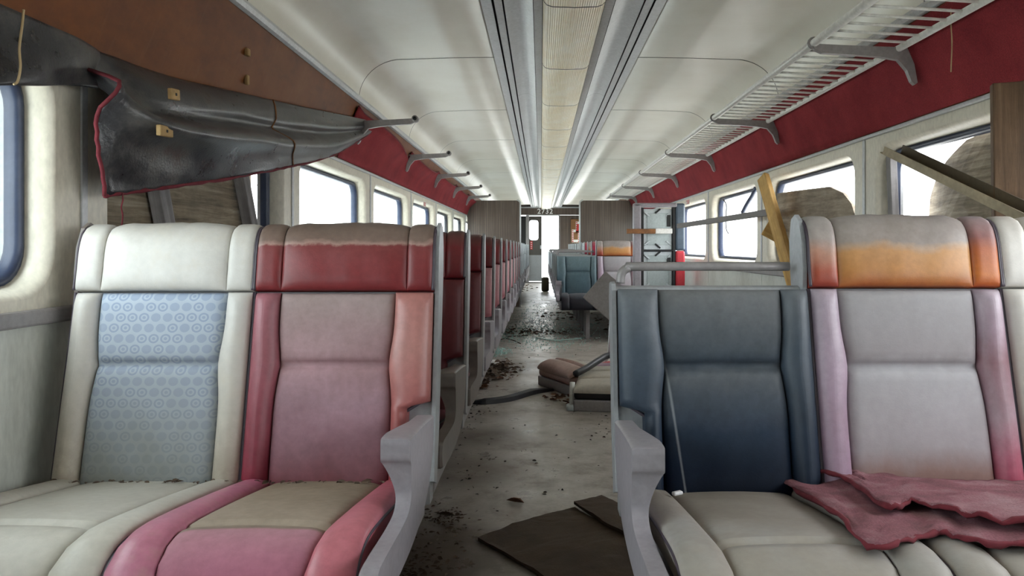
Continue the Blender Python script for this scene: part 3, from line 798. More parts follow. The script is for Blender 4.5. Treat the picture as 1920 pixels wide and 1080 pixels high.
def arm_mesh(side):
    def build():
        top = [(0.125, 0.594), (0.25, 0.606), (0.38, 0.616), (0.452, 0.619), (0.463, 0.613), (0.464, 0.597), (0.464, 0.578), (0.458, 0.566), (0.455, 0.53), (0.458, 0.50), (0.49, 0.480), (0.56, 0.477), (0.66, 0.481), (0.76, 0.484), (0.782, 0.470), (0.782, 0.43), (0.75, 0.412), (0.60, 0.398), (0.44, 0.398), (0.30, 0.415), (0.22, 0.445), (0.165, 0.49), (0.135, 0.54)]
        pr = catmull([(s, z) for s, z in top]+[top[0]], 4)[:-1]; n = len(pr)
        def w(z, s):
            f = min(max((z-0.485)/0.088, 0), 1)**1.9; g_ = min(max((s-0.25)/0.15, 0), 1)
            return 0.026+0.030*f*(0.35+0.65*g_)
        bm = bmesh.new()
        outer = [bm.verts.new((0, -s, z)) for s, z in pr]
        o2 = [bm.verts.new((0, -(s+(0.39-s)*0.02), z+(0.5-z)*0.03)) for s, z in pr]
        inner = [bm.verts.new((0, -s, z)) for s, z in pr]
        f1 = bm.faces.new(o2); f2 = bm.faces.new(inner); f1.normal_update(); f2.normal_update()
        bmesh.ops.triangulate(bm, faces=[f1, f2])
        for v in outer: v.co.x = -0.010*side
        for v in o2: v.co.x = -0.016*side
        for v, (s, z) in zip(inner, pr): v.co.x = side*(w(z, s)-0.012)
        for i in range(n):
            j = (i+1) % n
            bm.faces.new((outer[i], outer[j], inner[j], inner[i])); bm.faces.new((o2[i], o2[j], outer[j], outer[i]))
        me = bm_mesh(bm, smooth=True); me.set_sharp_from_angle(angle=math.radians(40))
        for p in me.polygons: p.use_smooth = len(p.vertices) == 4
        return me
    return mk(('arm', side), build)
def leg_mesh():
    return mk(('leg',), lambda: box((-0.022, -0.03, 0.0), (0.022, 0.03, 0.345), 0.004))
def hoop_mesh(side):
    def build():
        a = [(0.015, 0.895), (0.018, 0.92), (0.035, 0.934), (0.06, 0.937), (SW-0.03, 0.937)]
        pts = [(side*u, 0.045, z) for u, z in catmull(a, 4)]
        return tube(pts, 0.011, 8)
    return mk(('hoop', side), build)

PAL = {
 'white': dict(head='v_white', hb='v_white', bol='v_white', bol2='v_white', panel='fabric_blue_rings', cush='v_white_cush', cb='v_white_cush', cb2='v_white_cush'),
 'red':   dict(head='v_red_head', hb='v_red_head', bol='v_salmon_bol', bol2='v_red_bol', panel='v_red_panel', cush='v_tan_panel', cb='v_pink_bol', cb2='v_red_cush'),
 'redfar':dict(head='v_red_head_far', hb='v_red_head_far', bol='v_rose', bol2='v_red_bol', panel='v_red_panel', cush='v_rose', cb='v_rose', cb2='v_rose'),
 'redshade':dict(head='v_red_head_far', hb='v_red_head_far', bol='v_red_shaded', bol2='v_red_shaded', panel='v_red_shaded', cush='v_rose', cb='v_rose', cb2='v_rose'),
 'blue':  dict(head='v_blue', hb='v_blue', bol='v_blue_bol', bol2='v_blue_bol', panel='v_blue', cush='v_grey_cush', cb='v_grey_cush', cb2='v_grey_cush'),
 'orange':dict(head='v_orange', hb='v_orange_band', hb2='v_orange_band2', bol='v_lilac_bol', bol2='v_mauve_bol', panel='v_greypink', cush='v_grey_cush', cb='v_grey_cush', cb2='v_mauve_bol'),
 'crimson':dict(head='v_crimson', hb='v_crimson', bol='v_mauve_bol', bol2='v_mauve_bol', panel='v_greypink', cush='v_grey_cush', cb='v_grey_cush', cb2='v_mauve_bol'),
 'teal':  dict(head='v_teal_far', hb='v_teal_far', bol='v_teal_far', bol2='v_teal_far', panel='v_teal_far', cush='v_navy_cush', cb='v_navy_cush', cb2='v_navy_cush'),
 'pale':  dict(head='v_white_far', hb='v_white_far', bol='v_white_far', bol2='v_white_far', panel='v_white_far', cush='v_grey_cush', cb='v_grey_cush', cb2='v_grey_cush'),
}
def bench(side, y, n, pals, heads, hi, label, group=None, dz=0.0, arm='plastic_mauve', x0=None):
    x0 = (-0.2745 if side < 0 else 0.182) if x0 is None else x0
    b = empty('double_seat' if n == 2 else 'triple_seat', (x0, y, 0.0))
    tag(b, label, 'seat', group)
    for i in range(n):
        pl = PAL[pals[i]]; mm = seat_meshes(side, i == 0, hi); lo = (side*i*SW, 0, dz)
        bp = mesh_obj('back_panel', mm['back_panel'], pl['panel'], b, lo)
        mesh_obj('back_bolster', mm['bolster_in'], pl['bol'], b, lo)
        mesh_obj('back_bolster', mm['bolster_out'], pl['bol2'], b, lo)
        mesh_obj('back_shell', shell_mesh(side, heads[i]), 'shell_grey', b, lo)
        if heads[i]:
            h = mesh_obj('headrest', mm['headrest'], pl['head'], b, lo)
            mesh_obj('headrest_band', mm['head_in'], pl['hb'], h); mesh_obj('headrest_band', mm['head_out'], pl.get('hb2', pl['hb']), h)
            for e_ in ((0, 1) if hi else ()): mesh_obj('piping', piping_mesh('h', side, i == 0, e_), 'piping_dark', h)
        else:
            mesh_obj('headrest_hoop', hoop_mesh(side), 'painted_metal', b, lo)
        c = mesh_obj('seat_cushion', mm['cushion_panel'], pl['cush'], b, lo)
        mesh_obj('cushion_bolster', mm['cush_in'], pl['cb'], c); mesh_obj('cushion_bolster', mm['cush_out'], pl['cb2'], c)
        if hi:
            for e_ in (0, 1):
                mesh_obj('piping', piping_mesh('b', side, i == 0, e_), 'piping_dark', bp)
                mesh_obj('piping', piping_mesh('c', side, i == 0, e_), 'piping_dark', c)
    L = n*SW
    mesh_obj('seat_pan', mk(('pan', side, n), lambda: box((min(side*0.02, side*(L-0.01)), -0.675, 0.315), (max(side*0.02, side*(L-0.01)), -0.03, 0.375), 0.01)), 'painted_metal', b, (0, 0, dz))
    mesh_obj('end_plate', end_plate_mesh(side, heads[0]), 'v_white_far' if pals[0] == 'pale' else 'shell_grey', b, (0, 0, dz))
    for i in range(1, n):
        if heads[i] and not heads[i-1]: mesh_obj('end_plate', end_plate_mesh(side, True), 'shell_grey', b, (side*i*SW, 0, dz))
    w = end_plate_mesh(side, heads[-1]); mesh_obj('end_plate', w, 'plastic_brown', b, (side*(L+0.010), 0, dz))
    mesh_obj('arm_panel', arm_mesh(side), arm, b, (0, 0, dz))
    for xx in ((0.33,) if n == 2 else (0.33, 1.15)):
        for yy in (-0.45, -0.10):
            l = mesh_obj('leg', leg_mesh(), 'painted_metal', b, (side*xx, yy, 0)); l.scale.z = 1.0+dz/0.345
    return b

PITCH = 0.808
LN = ['first','second','third','fourth','fifth','sixth','seventh','eighth','ninth','tenth','eleventh','twelfth','thirteenth','fourteenth','fifteenth','sixteenth','seventeenth','eighteenth','nineteenth','twentieth','twenty-first']
for k in range(20):
    y = 2.0+PITCH*k
    if k == 14: continue
    if k == 0:
        bench(-1, y, 2, ['red', 'white'], [True, True], True, 'nearest double seat on the left, one place faded red, one white with blue rings', 'double seats left of the aisle')
    elif k < 11:
        bench(-1, y, 2, ['redshade' if k in (1, 2) else 'redfar', 'pale'], [True, True], k < 4, 'red vinyl double seat left of the aisle, %s row from the viewer' % LN[k], 'double seats left of the aisle', arm='plastic_brown' if k in (1, 2) else 'plastic_mauve')  # second and third rows: shade painted as darker reds and browner arms
    else:
        bench(-1, y, 2, ['pale', 'pale'], [True, True], False, 'pale blue-white double seat left of the aisle, %s row from the viewer' % (LN[k] if k < 14 else LN[k-1]), 'double seats left of the aisle')
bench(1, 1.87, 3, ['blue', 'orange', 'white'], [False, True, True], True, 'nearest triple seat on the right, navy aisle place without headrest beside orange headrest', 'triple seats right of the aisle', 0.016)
kinds = ['orange', 'crimson', 'orange', 'crimson', 'pale']
yr = [8.9+PITCH*k for k in range(5)]+[13.86+PITCH*k for k in range(6)]
for k, y in enumerate(yr):
    mid = kinds[k] if k < 5 else 'pale'
    lab = 'teal aisle place and orange headrest, triple seat standing behind the fallen plate' if k == 0 else 'triple seat with %s headrest, %s of the far right-hand rows' % ({'orange':'orange','crimson':'crimson','pale':'pale'}[mid], LN[k])
    bench(1, y, 3, ['teal' if k < 5 else 'pale', mid, 'pale'], [False, True, True], False, lab, 'triple seats right of the aisle', 0.016)

# ------------------------------------------------------------------ luggage rack (right) and empty brackets (left)
def bracket_geo(side, xt, xw, zt):
    """cast arm from the wall foot to the rail socket; side>0 = right wall; local y=0"""
    L = abs(xw-xt); out = []
    # outline in (q,z): q=0 at tip, q=L at wall
    zw = zt-0.02; xf = lambda q: xt+side*q
    up = [(0.0, zt+0.012), (0.02, zt+0.006), (L*0.5, zt-0.002), (L-0.02, zt-0.008), (L-0.002, zt-0.004)]
    foot = [(L+0.012, zt-0.06), (L+0.028, zt-0.15), (L+0.018, zt-0.158), (L+0.004, zt-0.145), (L-0.014, zt-0.10), (L-0.05, zt-0.058), (L-0.12, zt-0.046)]
    lo = [(L*0.5, zt-0.040), (0.03, zt-0.030), (0.004, zt-0.018), (-0.008, zt-0.002)]
    pr = up+foot+lo; n = len(pr); bm = bmesh.new(); th = 0.012
    bv = [bm.verts.new((xf(q), yy, z)) for yy in (-th, th) for q, z in pr]
    for i in range(n): bm.faces.new((bv[i], bv[(i+1) % n], bv[n+(i+1) % n], bv[n+i]))
    f1 = bm.faces.new(bv[:n]); f2 = bm.faces.new(bv[n:][::-1]); bmesh.ops.triangulate(bm, faces=[f1, f2])
    return bm_mesh(bm)
def ring_mesh(x, z, r=0.02, tr=0.006):
    return tube([(x+r*math.cos(a), 0, z+r*math.sin(a)) for a in [2*math.pi*k/12 for k in range(12)]], tr, 6, True)
ZR = 1.815
lb = bracket_geo(-1, -0.80, wall_x(1.78, -1)+0.012, ZR)
lr = tube([(-0.80, -0.022, ZR+0.004), (-0.80, 0.022, ZR+0.004)], 0.021, 12)
lh = tube([(-0.80, -0.024, ZR+0.004), (-0.80, -0.0222, ZR+0.004)], 0.013, 12)
for k in range(5):
    y = 4.93+1.8*k
    b = empty('rack_bracket', (0, y, 0))
    tag(b, 'empty grey rack bracket on the left wall, %s from the viewer' % LN[k], 'bracket', 'empty rack brackets')
    mesh_obj('arm', lb, 'painted_metal', b); s_ = mesh_obj('socket', lr, 'painted_metal', b); mesh_obj('socket_hole', lh, 'black', s_)
rk = empty('luggage_rack', (1.1, 1.33, ZR)); tag(rk, 'slatted metal luggage rack along the right wall', 'luggage rack')
rb_ = bracket_geo(1, 1.105, wall_x(1.78, 1)-0.012, ZR); ri_ = ring_mesh(1.105, ZR+0.012, 0.021)
RY0, RY1 = -0.4, 12.95
off = Vector((-1.1, -1.33, -ZR))
mesh_obj('front_rail', tube([Vector((1.105, RY0, ZR+0.012))+off, Vector((1.105, RY1, ZR+0.012))+off], 0.017, 10), 'rod_metal', rk)
xb_ = wall_x(1.80, 1)-0.05
mesh_obj('rear_rail', tube([Vector((xb_, RY0, ZR-0.012))+off, Vector((xb_, RY1, ZR-0.012))+off], 0.014, 10), 'rod_metal', rk)
y = 1.33-1.8
rod = tube([(1.105, 0, ZR+0.008), (xb_, 0, ZR-0.012)], 0.0055, 6)
while y < RY1+0.1:
    if y > RY0:
        mesh_obj('bracket', rb_, 'painted_metal', rk, off+Vector((0, y, 0)))
        mesh_obj('clip_ring', ri_, 'painted_metal', rk, off+Vector((0, y, 0)))
    for j in range(1, 18):
        yy = y+1.8*j/18
        if RY0 < yy < RY1: mesh_obj('rod', rod, 'rod_metal', rk, off+Vector((0, yy, 0)))
    y += 1.8

# ------------------------------------------------------------------ carpet peeled off the left wall
def on_wall(px, py, off, side=-1):
    d = 3.0
    for _ in range(30):
        z = CAMZ+(VY-py)*d/FPX; X = wall_x(z, side)-side*off; d = X*FPX/(px-VX)
    return Vector((X, d, CAMZ+(VY-py)*d/FPX))
def interp_cols(cols, n, m):
    """cols: list of columns, each a list of Vectors; returns (n+1)x(m+1) grid"""
    rows = len(cols[0]); fine_cols = []
    k = max(1, n//(len(cols)-1))
    lines = [catmull([tuple(c[r]) for c in cols], k) for r in range(rows)]
    N = len(lines[0])
    for i in range(N):
        fine_cols.append(catmull([lines[r][i] for r in range(rows)], max(1, m//(rows-1))))
    return fine_cols
def sheet(name, grid, mat, parent=None, th=0.006, disp=None, flip=False):
    n, m = len(grid), len(grid[0]); V = []; F = []
    for i in range(n):
        for j in range(m):
            p = Vector(grid[i][j]); 
            if disp: p = p+disp(i/(n-1), j/(m-1), p)
            V.append(p)
    for i in range(n-1):
        for j in range(m-1):
            q = (i*m+j, i*m+j+1, (i+1)*m+j+1, (i+1)*m+j); F.append(q[::-1] if flip else q)
    o = mesh_obj(name, pyd(V, F), mat, parent)
    md = o.modifiers.new('thickness', 'SOLIDIFY'); md.thickness = th; md.offset = 0
    return o, V, n, m
pc = empty('peeled_carpet', on_wall(180, 95, 0.03)); tag(pc, 'large flap of wall carpet folded down off the left wall, black backing outward', 'carpet flap')
org = Vector(pc.location)
A = lambda px, py, o: on_wall(px, py, o)-org
colsA = [[A(-330,-110,.03), A(-330,60,.05), A(-330,170,.06)], [A(-130,-45,.03), A(-130,80,.05), A(-130,166,.06)], [A(0,8,.03), A(0,95,.05), A(0,160,.06)], [A(90,47,.03), A(90,112,.05), A(88,160,.06)], [A(150,74,.03), A(150,122,.05), A(150,160,.06)], [A(190,100,.02), A(184,130,.06), A(176,165,.075)]]
def dA(u, v, p): return Vector((0.012*math.sin(v*5+u*9)*v, 0, 0))
sheet('upper_flap', interp_cols(colsA, 30, 12), 'carpet_backing', pc, disp=dA)
colsB = [[A(178,96,.025), A(172,150,.075), A(182,260,.09), A(197,366,.085)],
         [A(215,108,.03), A(214,180,.10), A(222,270,.12), A(236,362,.10)],
         [A(262,126,.03), A(276,205,.15), A(288,275,.15), A(302,352,.12)],
         [A(340,150,.03), A(362,215,.16), A(382,275,.17), A(404,338,.14)],
         [A(430,170,.03), A(448,220,.13), A(470,270,.17), A(494,322,.15)],
         [A(510,188,.03), A(520,228,.11), A(534,270,.15), A(548,311,.14)],
         [A(590,205,.025), A(597,235,.08), A(606,266,.11), A(616,294,.11)],
         [A(650,217,.02), A(652,235,.05), A(656,255,.07), A(660,271,.07)],
         [A(708,230,.012), A(706,236,.016), A(702,241,.02), A(698,246,.02)]]
def dB(u, v, p):
    a = math.exp(-((v-0.35-0.5*u)/0.13)**2)*0.075*(1-u)**0.7 - math.exp(-((v-0.20-0.38*u)/0.085)**2)*0.07*(1-u)**0.7
    a += 0.010*noise.noise(Vector((u*9, v*4, 2)))+0.004*noise.noise(Vector((u*30, v*12, 5)))
    return Vector((a*min(1, v*5), 0, 0))
fb, VB, nB, mB = sheet('hanging_flap', interp_cols(colsB, 56, 24), 'carpet_backing', pc, disp=dB)
fb['label'] = 'black grey backing with dried glue'
low = [VB[i*mB+mB-1] for i in range(nB)]; left = [VB[j] for j in range(mB)]
jit = random.Random(3)
def fray(pts, amp): return [p+Vector((jit.uniform(-amp, amp), jit.uniform(-amp, amp), jit.uniform(-amp*1.5, amp*0.5))) for p in pts]
mesh_obj('frayed_edge', tube(fray(low, 0.002), [0.006+jit.uniform(-.002,.002) for _ in low], 6), 'red_fringe', pc)
mesh_obj('frayed_edge', tube(fray(left[6:], 0.002), 0.006, 6), 'red_fringe', pc)
mesh_obj('loose_thread', tube([A(228, 362, .1)+Vector((jit.uniform(-.004,.004), 0, -0.02*k)) for k in range(9)], 0.0022, 5), 'red_fringe', pc)
def block(px, py, o, w, h, rot):
    c = A(px, py, o); m_ = Matrix.Translation(c) @ Matrix.Rotation(rot, 4, 'X')
    b_ = mesh_obj('wood_scrap', box((-0.007, -w/2, -h/2), (0.007, w/2, h/2), 0.003, m_), 'wood_scrap', pc)
    mesh_obj('nail_hole', box((0.006, -0.005, -0.004), (0.0085, 0.004, 0.004), 0.001, m_), 'black', b_)
block(326, 177, .215, 0.050, 0.032, 0.1); block(309, 246, .21, 0.075, 0.030, 0.05)
mesh_obj('seam_line', tube([VB[i*mB+j]+Vector((0.005, 0, 0)) for i, j in [(int(nB*0.62), j) for j in range(mB)]], 0.004, 5), 'rust', pc)
for (px, py, w, h) in ((463, 98, .03, .03), (462, 150, .02, .04)):
    c = on_wall(px, py, 0.006)
    o = mesh_obj('torn_wood_scrap', box((-0.006, -w/2, -h/2), (0.01, w/2, h/2), 0.004), 'wood_scrap', None, c)
    tag(o, 'small torn wood scrap on the brown board, %s of two' % ('upper' if py < 120 else 'lower'), 'wood scrap', 'wood scraps on the backing board')
o = mesh_obj('twine', tube(catmull([tuple(on_wall(px, py, .12)) for px, py in ((44, 18), (41, 50), (36, 90), (38, 125), (33, 152), (26, 158))], 4), 0.003, 5), 'twine')
tag(o, 'thin pale string hanging over the carpet flap', 'string')
o = mesh_obj('thread', tube(catmull([tuple(PX(px, py, 1.46)) for px, py in ((1784, 0), (1783, 40), (1785, 80), (1783, 135))], 4), 0.0022, 5), 'twine')
tag(o, 'brown thread dangling from the luggage rack', 'thread')

# ------------------------------------------------------------------ boards and lumber at the windows
def beam(name, a, b, w, t, mat, label, cat, roll=0.0, bev=0.004, group=None, up=None):
    a, b = Vector(a), Vector(b); L = (b-a).length; o = mesh_obj(name, box((-w/2, -t/2, 0), (w/2, t/2, L), bev), mat)
    o.location = a; q = (b-a).to_track_quat('Z', 'X'); o.rotation_mode = 'QUATERNION'
    from mathutils import Quaternion
    o.rotation_quaternion = q @ Quaternion((0, 0, 1), roll)
    if label: tag(o, label, cat, group)
    return o
def board(name, outline, x, thick, mat, label, bend=None, tilt=0.0, z0=None):
    """plywood sheet in the Y-Z plane at x with a real thickness; outline of (y,z)"""
    n = len(outline); yc = sum(p[0] for p in outline)/n; zb = min(p[1] for p in outline)
    bm = bmesh.new(); fr = [bm.verts.new((0, y-yc, z-zb)) for y, z in outline]; f = bm.faces.new(fr)
    bmesh.ops.triangulate(bm, faces=[f]); bmesh.ops.subdivide_edges(bm, edges=bm.edges[:], cuts=5, use_grid_fill=True)
    if bend:
        for v in bm.verts: v.co.x += bend(v.co.y, v.co.z)
    for v in bm.verts: v.co.x += tilt*v.co.z
    g_ = bmesh.ops.extrude_face_region(bm, geom=bm.faces[:])
    for e in g_['geom']:
        if isinstance(e, bmesh.types.BMVert): e.co.x += thick
    o = mesh_obj(name, bm_mesh(bm), mat, None, (x, yc, zb)); tag(o, label, 'board'); return o
board('plywood_board', [(1.9, 0.0), (3.86, 0.0), (3.80, 1.60), (1.9, 1.62)], XL-0.16, -0.014, 'plywood_weathered', 'weathered plywood sheet covering the window behind the white headrest').location.z = 0.0
for px, lab in ((306, 'first of two grey studs against the plywood in the left window'), (466, 'second of two grey studs against the plywood in the left window')):
    a = PX(px-12, 340, XL-0.125); b = PX(px+14, 480, XL-0.125)
    dirv = (a-b).normalized(); a = b+dirv*0.80; base = b-dirv*((b.z-0.915)/dirv.z)
    beam('wood_stud', base, b+dirv*((1.44-b.z)/dirv.z), 0.05, 0.07, 'lumber_grey', lab, 'stud', math.pi/2, group='studs in the left window')
# right wall, first window ahead
xb2 = XR+0.17
def yz(px, py): p = PX(px, py, xb2); return (p.y, p.z)
ol = [yz(1690, 430), yz(1700, 372), yz(1725, 338), yz(1760, 302), yz(1810, 262), yz(1880, 236), yz(1960, 215), (2.25, 1.40), (2.25, 0.90), (yz(1690, 430)[0], 0.90)]
board('plywood_board', ol, xb2, 0.014, 'plywood_weathered', 'curved grey plywood leaning outside the window right of the orange headrest', bend=lambda y, z: 0.25*(y+0.1)**2)
a = PX(1688, 470, XR+0.07); b = PX(1684, 300, XR+0.07)
beam('wood_stud', (XR+0.05, a.y, 0.905), (XR+0.05, b.y+0.03, 1.45), 0.045, 0.035, 'lumber_grey', 'narrow grey stud upright in the left corner of the nearest right-hand window', 'stud')
xp = 1.545
pt_ = P(1900, 155, 1.545*FPX/(1900-VX)); 
beam('wood_post', (xp, pt_.y, 0.0), (xp-0.015, pt_.y+0.01, pt_.z), 0.092, 0.045, 'lumber_weathered', 'thick weathered wooden post standing against the right wall', 'post', 0.25)
# angled metal channel
a = P(1662, 286, 3.05); b = P(1960, 432, 2.30)
ch = empty('metal_channel', b); tag(ch, 'bent metal channel slanting across the nearest right-hand window', 'metal channel')
d_ = (a-b); L_ = d_.length; q = d_.to_track_quat('Z', 'Y'); ch.rotation_mode = 'QUATERNION'; ch.rotation_quaternion = q
mesh_obj('web', box((-0.028, -0.002, -0.35), (0.028, 0.002, L_), 0.001), 'channel_metal', ch)
mesh_obj('flange', box((-0.030, -0.002, -0.35), (-0.026, 0.046, L_-0.05), 0.001), 'channel_shaded', ch)
mesh_obj('flange', box((0.026, -0.002, -0.35), (0.030, 0.030, L_-0.02), 0.001), 'channel_metal', ch)
# second window ahead: plywood scrap, yellow two-by-four, block, flat bar
xb3 = XR+0.05
def yz3(px, py): p = PX(px, py, xb3); return (p.y, p.z)
ol = [(min(5.46, yz3(1452, 362)[0]), 0.91), (yz3(1597, 400)[0]-0.02, 0.91), yz3(1597, 402), yz3(1590, 382), yz3(1574, 362), yz3(1550, 350), yz3(1515, 355), yz3(1480, 360), (min(5.46, yz3(1452, 362)[0]), yz3(1462, 362)[1])]
board('plywood_scrap', ol, xb3, 0.016, 'plywood_grey', 'warped plywood scrap with a rounded corner in the window behind the orange headrest', bend=lambda y, z: -0.02*math.sin(y*4))
beam('two_by_four', (1.535, 3.98, 0.0), (1.50, 5.22, 1.475), 0.085, 0.04, 'lumber_yellow', 'yellow two-by-four leaning behind the orange headrest seat', 'lumber', 0.35)
c = P(1457, 440, 5.25)
beam('wood_block', c+Vector((-0.075, 0.02, 0.05)), c+Vector((0.10, -0.02, -0.05)), 0.11, 0.04, 'lumber_yellow', 'short yellow wood block behind the leaning two-by-four', 'wood block')
a = P(1270, 424, 7.2); b = P(1442, 398, 5.05)
beam('flat_bar', a, b, 0.045, 0.012, 'bar_dark', 'long grey flat bar spanning from upended seat back to leaning two-by-four', 'metal bar', 0.0)
# torn window seal hanging in the third right-hand window
o = mesh_obj('torn_seal', tube(catmull([tuple(PX(px, py, XR+0.05)) for px, py in ((1418, 352), (1410, 368), (1400, 384), (1393, 398))], 4), 0.020, 6), 'gasket')
tag(o, 'torn dark window seal slanting across the broken third window on the right', 'window seal')
o = mesh_obj('hanging_wire', tube(catmull([tuple(PX(px, py, XR+0.03)) for px, py in ((1356, 374), (1362, 385), (1361, 410), (1362, 430), (1366, 438))], 4), 0.006, 6), 'rubber')
tag(o, 'thin dark wire hanging in the broken third window on the right', 'wire')

# stickers over two windows
def sticker(px, py, side, lab, w, h):
    X = (XL if side < 0 else XR)-side*0.003; p = PX(px, py, X)
    s_ = empty('window_sticker', p); tag(s_, lab, 'sticker', 'emergency window stickers')
    mesh_obj('paper', box((-0.001, -w/2, -h/2), (0.001, w/2, h/2)), 'white_paint', s_)
    for k in range(4):
        mesh_obj('red_line', box((-side*0.0030-0.0006, -w*0.44, h*(0.28-0.2*k)), (-side*0.0030+0.0006, w*(0.44 if k != 2 else 0.2), h*(0.40-0.2*k))), 'sign_red', s_)
sticker(796, 383, -1, 'small red and white emergency sticker above a left-hand window', 0.18, 0.055)
sticker(1290, 379, 1, 'small red and white emergency sticker above a right-hand window', 0.20, 0.055)

# ------------------------------------------------------------------ upended seat back standing on its end
YB = 8.0
def bx(px): return (px-VX)*YB/FPX
sb = empty('upended_seat_back', (bx(1235), YB, 0)); tag(sb, 'triple seat back standing on end with bare grey metal pans facing the aisle', 'seat back')
X0 = bx(1235)
def sp_(name, x0, x1, z0, z1, y0, y1, mat, bev=0.004, parent=None): return mesh_obj(name, box((x0-X0, y0, z0), (x1-X0, y1, z1), bev), mat, parent or sb)
sp_('frame_side', bx(1187), bx(1201), 0.0, 1.455, -0.06, 0.06, 'plastic_mauve', 0.015)
sp_('frame_top', bx(1187), bx(1268), 1.415, 1.458, -0.06, 0.06, 'plastic_mauve', 0.015)
sp_('frame_side', bx(1260), bx(1265), 0.0, 1.43, -0.04, 0.04, 'black', 0.003)
sp_('frame_side', bx(1200), bx(1206), 0.0, 1.41, -0.045, 0.04, 'black', 0.003)
ZS = [1.405, 0.965, 0.525, 0.085]
for k in range(3):
    z1, z0 = ZS[k], ZS[k+1]
    p_ = sp_('metal_pan', bx(1206), bx(1260), z0+0.012, z1-0.006, 0.0, 0.02, 'pan_grey', 0.004)
    q_ = sp_('recess', bx(1213), bx(1255), z0+0.06, z1-0.05, -0.006, 0.004, 'pan_inner', 0.003, p_)
    sp_('cross_bar', bx(1200), bx(1262), z0-0.006, z0+0.012, -0.03, 0.02, 'black', 0.002)
    for (u, v_) in ((0.12, 0.06), (0.5, 0.03), (0.88, 0.06)):
        for zz, sg in ((z1-v_, 1), (z0+v_+0.02, -1)):
            xx = bx(1206)+(bx(1260)-bx(1206))*u; m_ = Matrix.Translation((xx-X0, -0.012, zz)) @ Matrix.Rotation(0.7*sg*(1 if u < 0.5 else -1), 4, 'Y')
            mesh_obj('clip', box((-0.035, -0.006, -0.008), (0.035, 0.006, 0.008), 0.002, m_), 'pan_grey' if u != 0.5 else 'black', p_)
    sp_('hinge_plate', bx(1250), bx(1257), z1-0.19, z1-0.07, -0.02, -0.004, 'black', 0.003, p_)
    mt = ['v_blue_side', 'v_red_side', 'v_ash'][k]
    if mt not in M: fade(mt, [(0, (70,84,100)), (1.5, (84,98,112))] if k == 0 else [(0, (196,52,64)), (1.5, (204,66,76))], ragged=0.1, rough=0.42)
    sp_('cushion_edge', bx(1265.5), bx(1283), z0+0.004, z1+(0.05 if k == 0 else 0.0), -0.05, 0.10, mt, 0.02)
br = sp_('hinge_bar', bx(1173), bx(1226), CAMZ+(VY-438.5)*YB/FPX, CAMZ+(VY-429.5)*YB/FPX, -0.12, -0.075, 'rust', 0.004)
sp_('painted_end', bx(1226.2), bx(1257), CAMZ+(VY-438.5)*YB/FPX, CAMZ+(VY-429)*YB/FPX, -0.12, -0.075, 'white_paint', 0.004, br)
sp_('bar_stay', bx(1240), bx(1246), CAMZ+(VY-437)*YB/FPX, CAMZ+(VY-431)*YB/FPX, -0.078, 0.002, 'rust', 0.002, br)

# ------------------------------------------------------------------ things on the floor
def pad(name, w, l, h, mats, label, seams=(), base_h=0.07):
    """loose seat pad lying face up: grey base, dark side band, upholstered top (sections along its length)"""
    e_ = empty(name); tag(e_, label, 'cushion', 'seat cushions thrown in the aisle')
    mesh_obj('base', box((-w/2, 0, 0), (w/2, l, base_h), 0.008), mats[0], e_)
    mesh_obj('side_band', box((-w/2+0.004, 0.004, base_h), (w/2-0.004, l-0.004, base_h+0.055), 0.02, seg=3, smooth=True), mats[1], e_)
    ys = [0.0]+list(seams)+[1.0]
    for i in range(len(ys)-1):
        a, b = ys[i]*l, ys[i+1]*l
        path = [(-(a+(b-a)*t), base_h+0.036+h*0.7*math.sin(math.pi*min(1, 0.1+0.8*(a+(b-a)*t)/l))) for t in [k/8 for k in range(9)]]
        path = path[::-1]
        path = [(-(-s), z) for s, z in path]
        me = pillow([(s, z) for s, z in reversed(path)], lambda z, t: -w/2+0.002, lambda z, t: w/2-0.002, 0.034, 0.04, (), 6, 5, 1, 0.012, base=0.25)
        mesh_obj('pad_section', me, mats[2+min(i, len(mats)-3)], e_)
    return e_
p1 = pad('seat_pad', 0.52, 0.86, 0.045, ['painted_metal', 'black', 'v_ash', 'v_ash', 'v_ash', 'v_lilac_bol'], 'ash-white seat back pad with black sides lying in the aisle by the triple seat', (0.25, 0.5, 0.75))
p1.location = (0.455, 4.68, 0.0); p1.rotation_euler = (0.02, 0, -0.14)
p2 = pad('seat_pad', 0.50, 0.26, 0.07, ['painted_metal', 'v_maroon', 'v_maroon', 'v_ash', 'v_greytan'] if 'v_greytan' in M else ['painted_metal', 'v_maroon', 'v_maroon', 'v_maroon', 'v_ash'], 'small maroon and dusty pink pad lying askew in the middle of the aisle', (0.5, 0.62))
p2.location = (0.085, 5.40, 0.0); p2.rotation_euler = (0.03, 0.0, -1.13)
p3 = pad('seat_pad', 0.30, 0.22, 0.03, ['v_white', 'v_red_side', 'v_red_side'], 'red and white pad end poking out behind the ash-white pad', (), 0.05)
p3.location = (0.62, 5.66, 0.0); p3.rotation_euler = (0, 0, 0.2)
# armrest tube beside the pad
a = PF(1072, 762, 0.02); b = P(1078, 736, a.y+0.02)
o = empty('tube_handle', (a.x, a.y, 0)); tag(o, 'white tubular handle on a foot beside the ash-white pad', 'handle')
mesh_obj('tube', tube([(0, 0, 0.03), (0.006, 0.05, 0.16)], 0.017, 8), 'white_paint', o)
mesh_obj('foot', box((-0.035, -0.05, 0.0), (0.045, 0.03, 0.035), 0.012), 'pan_grey', o)
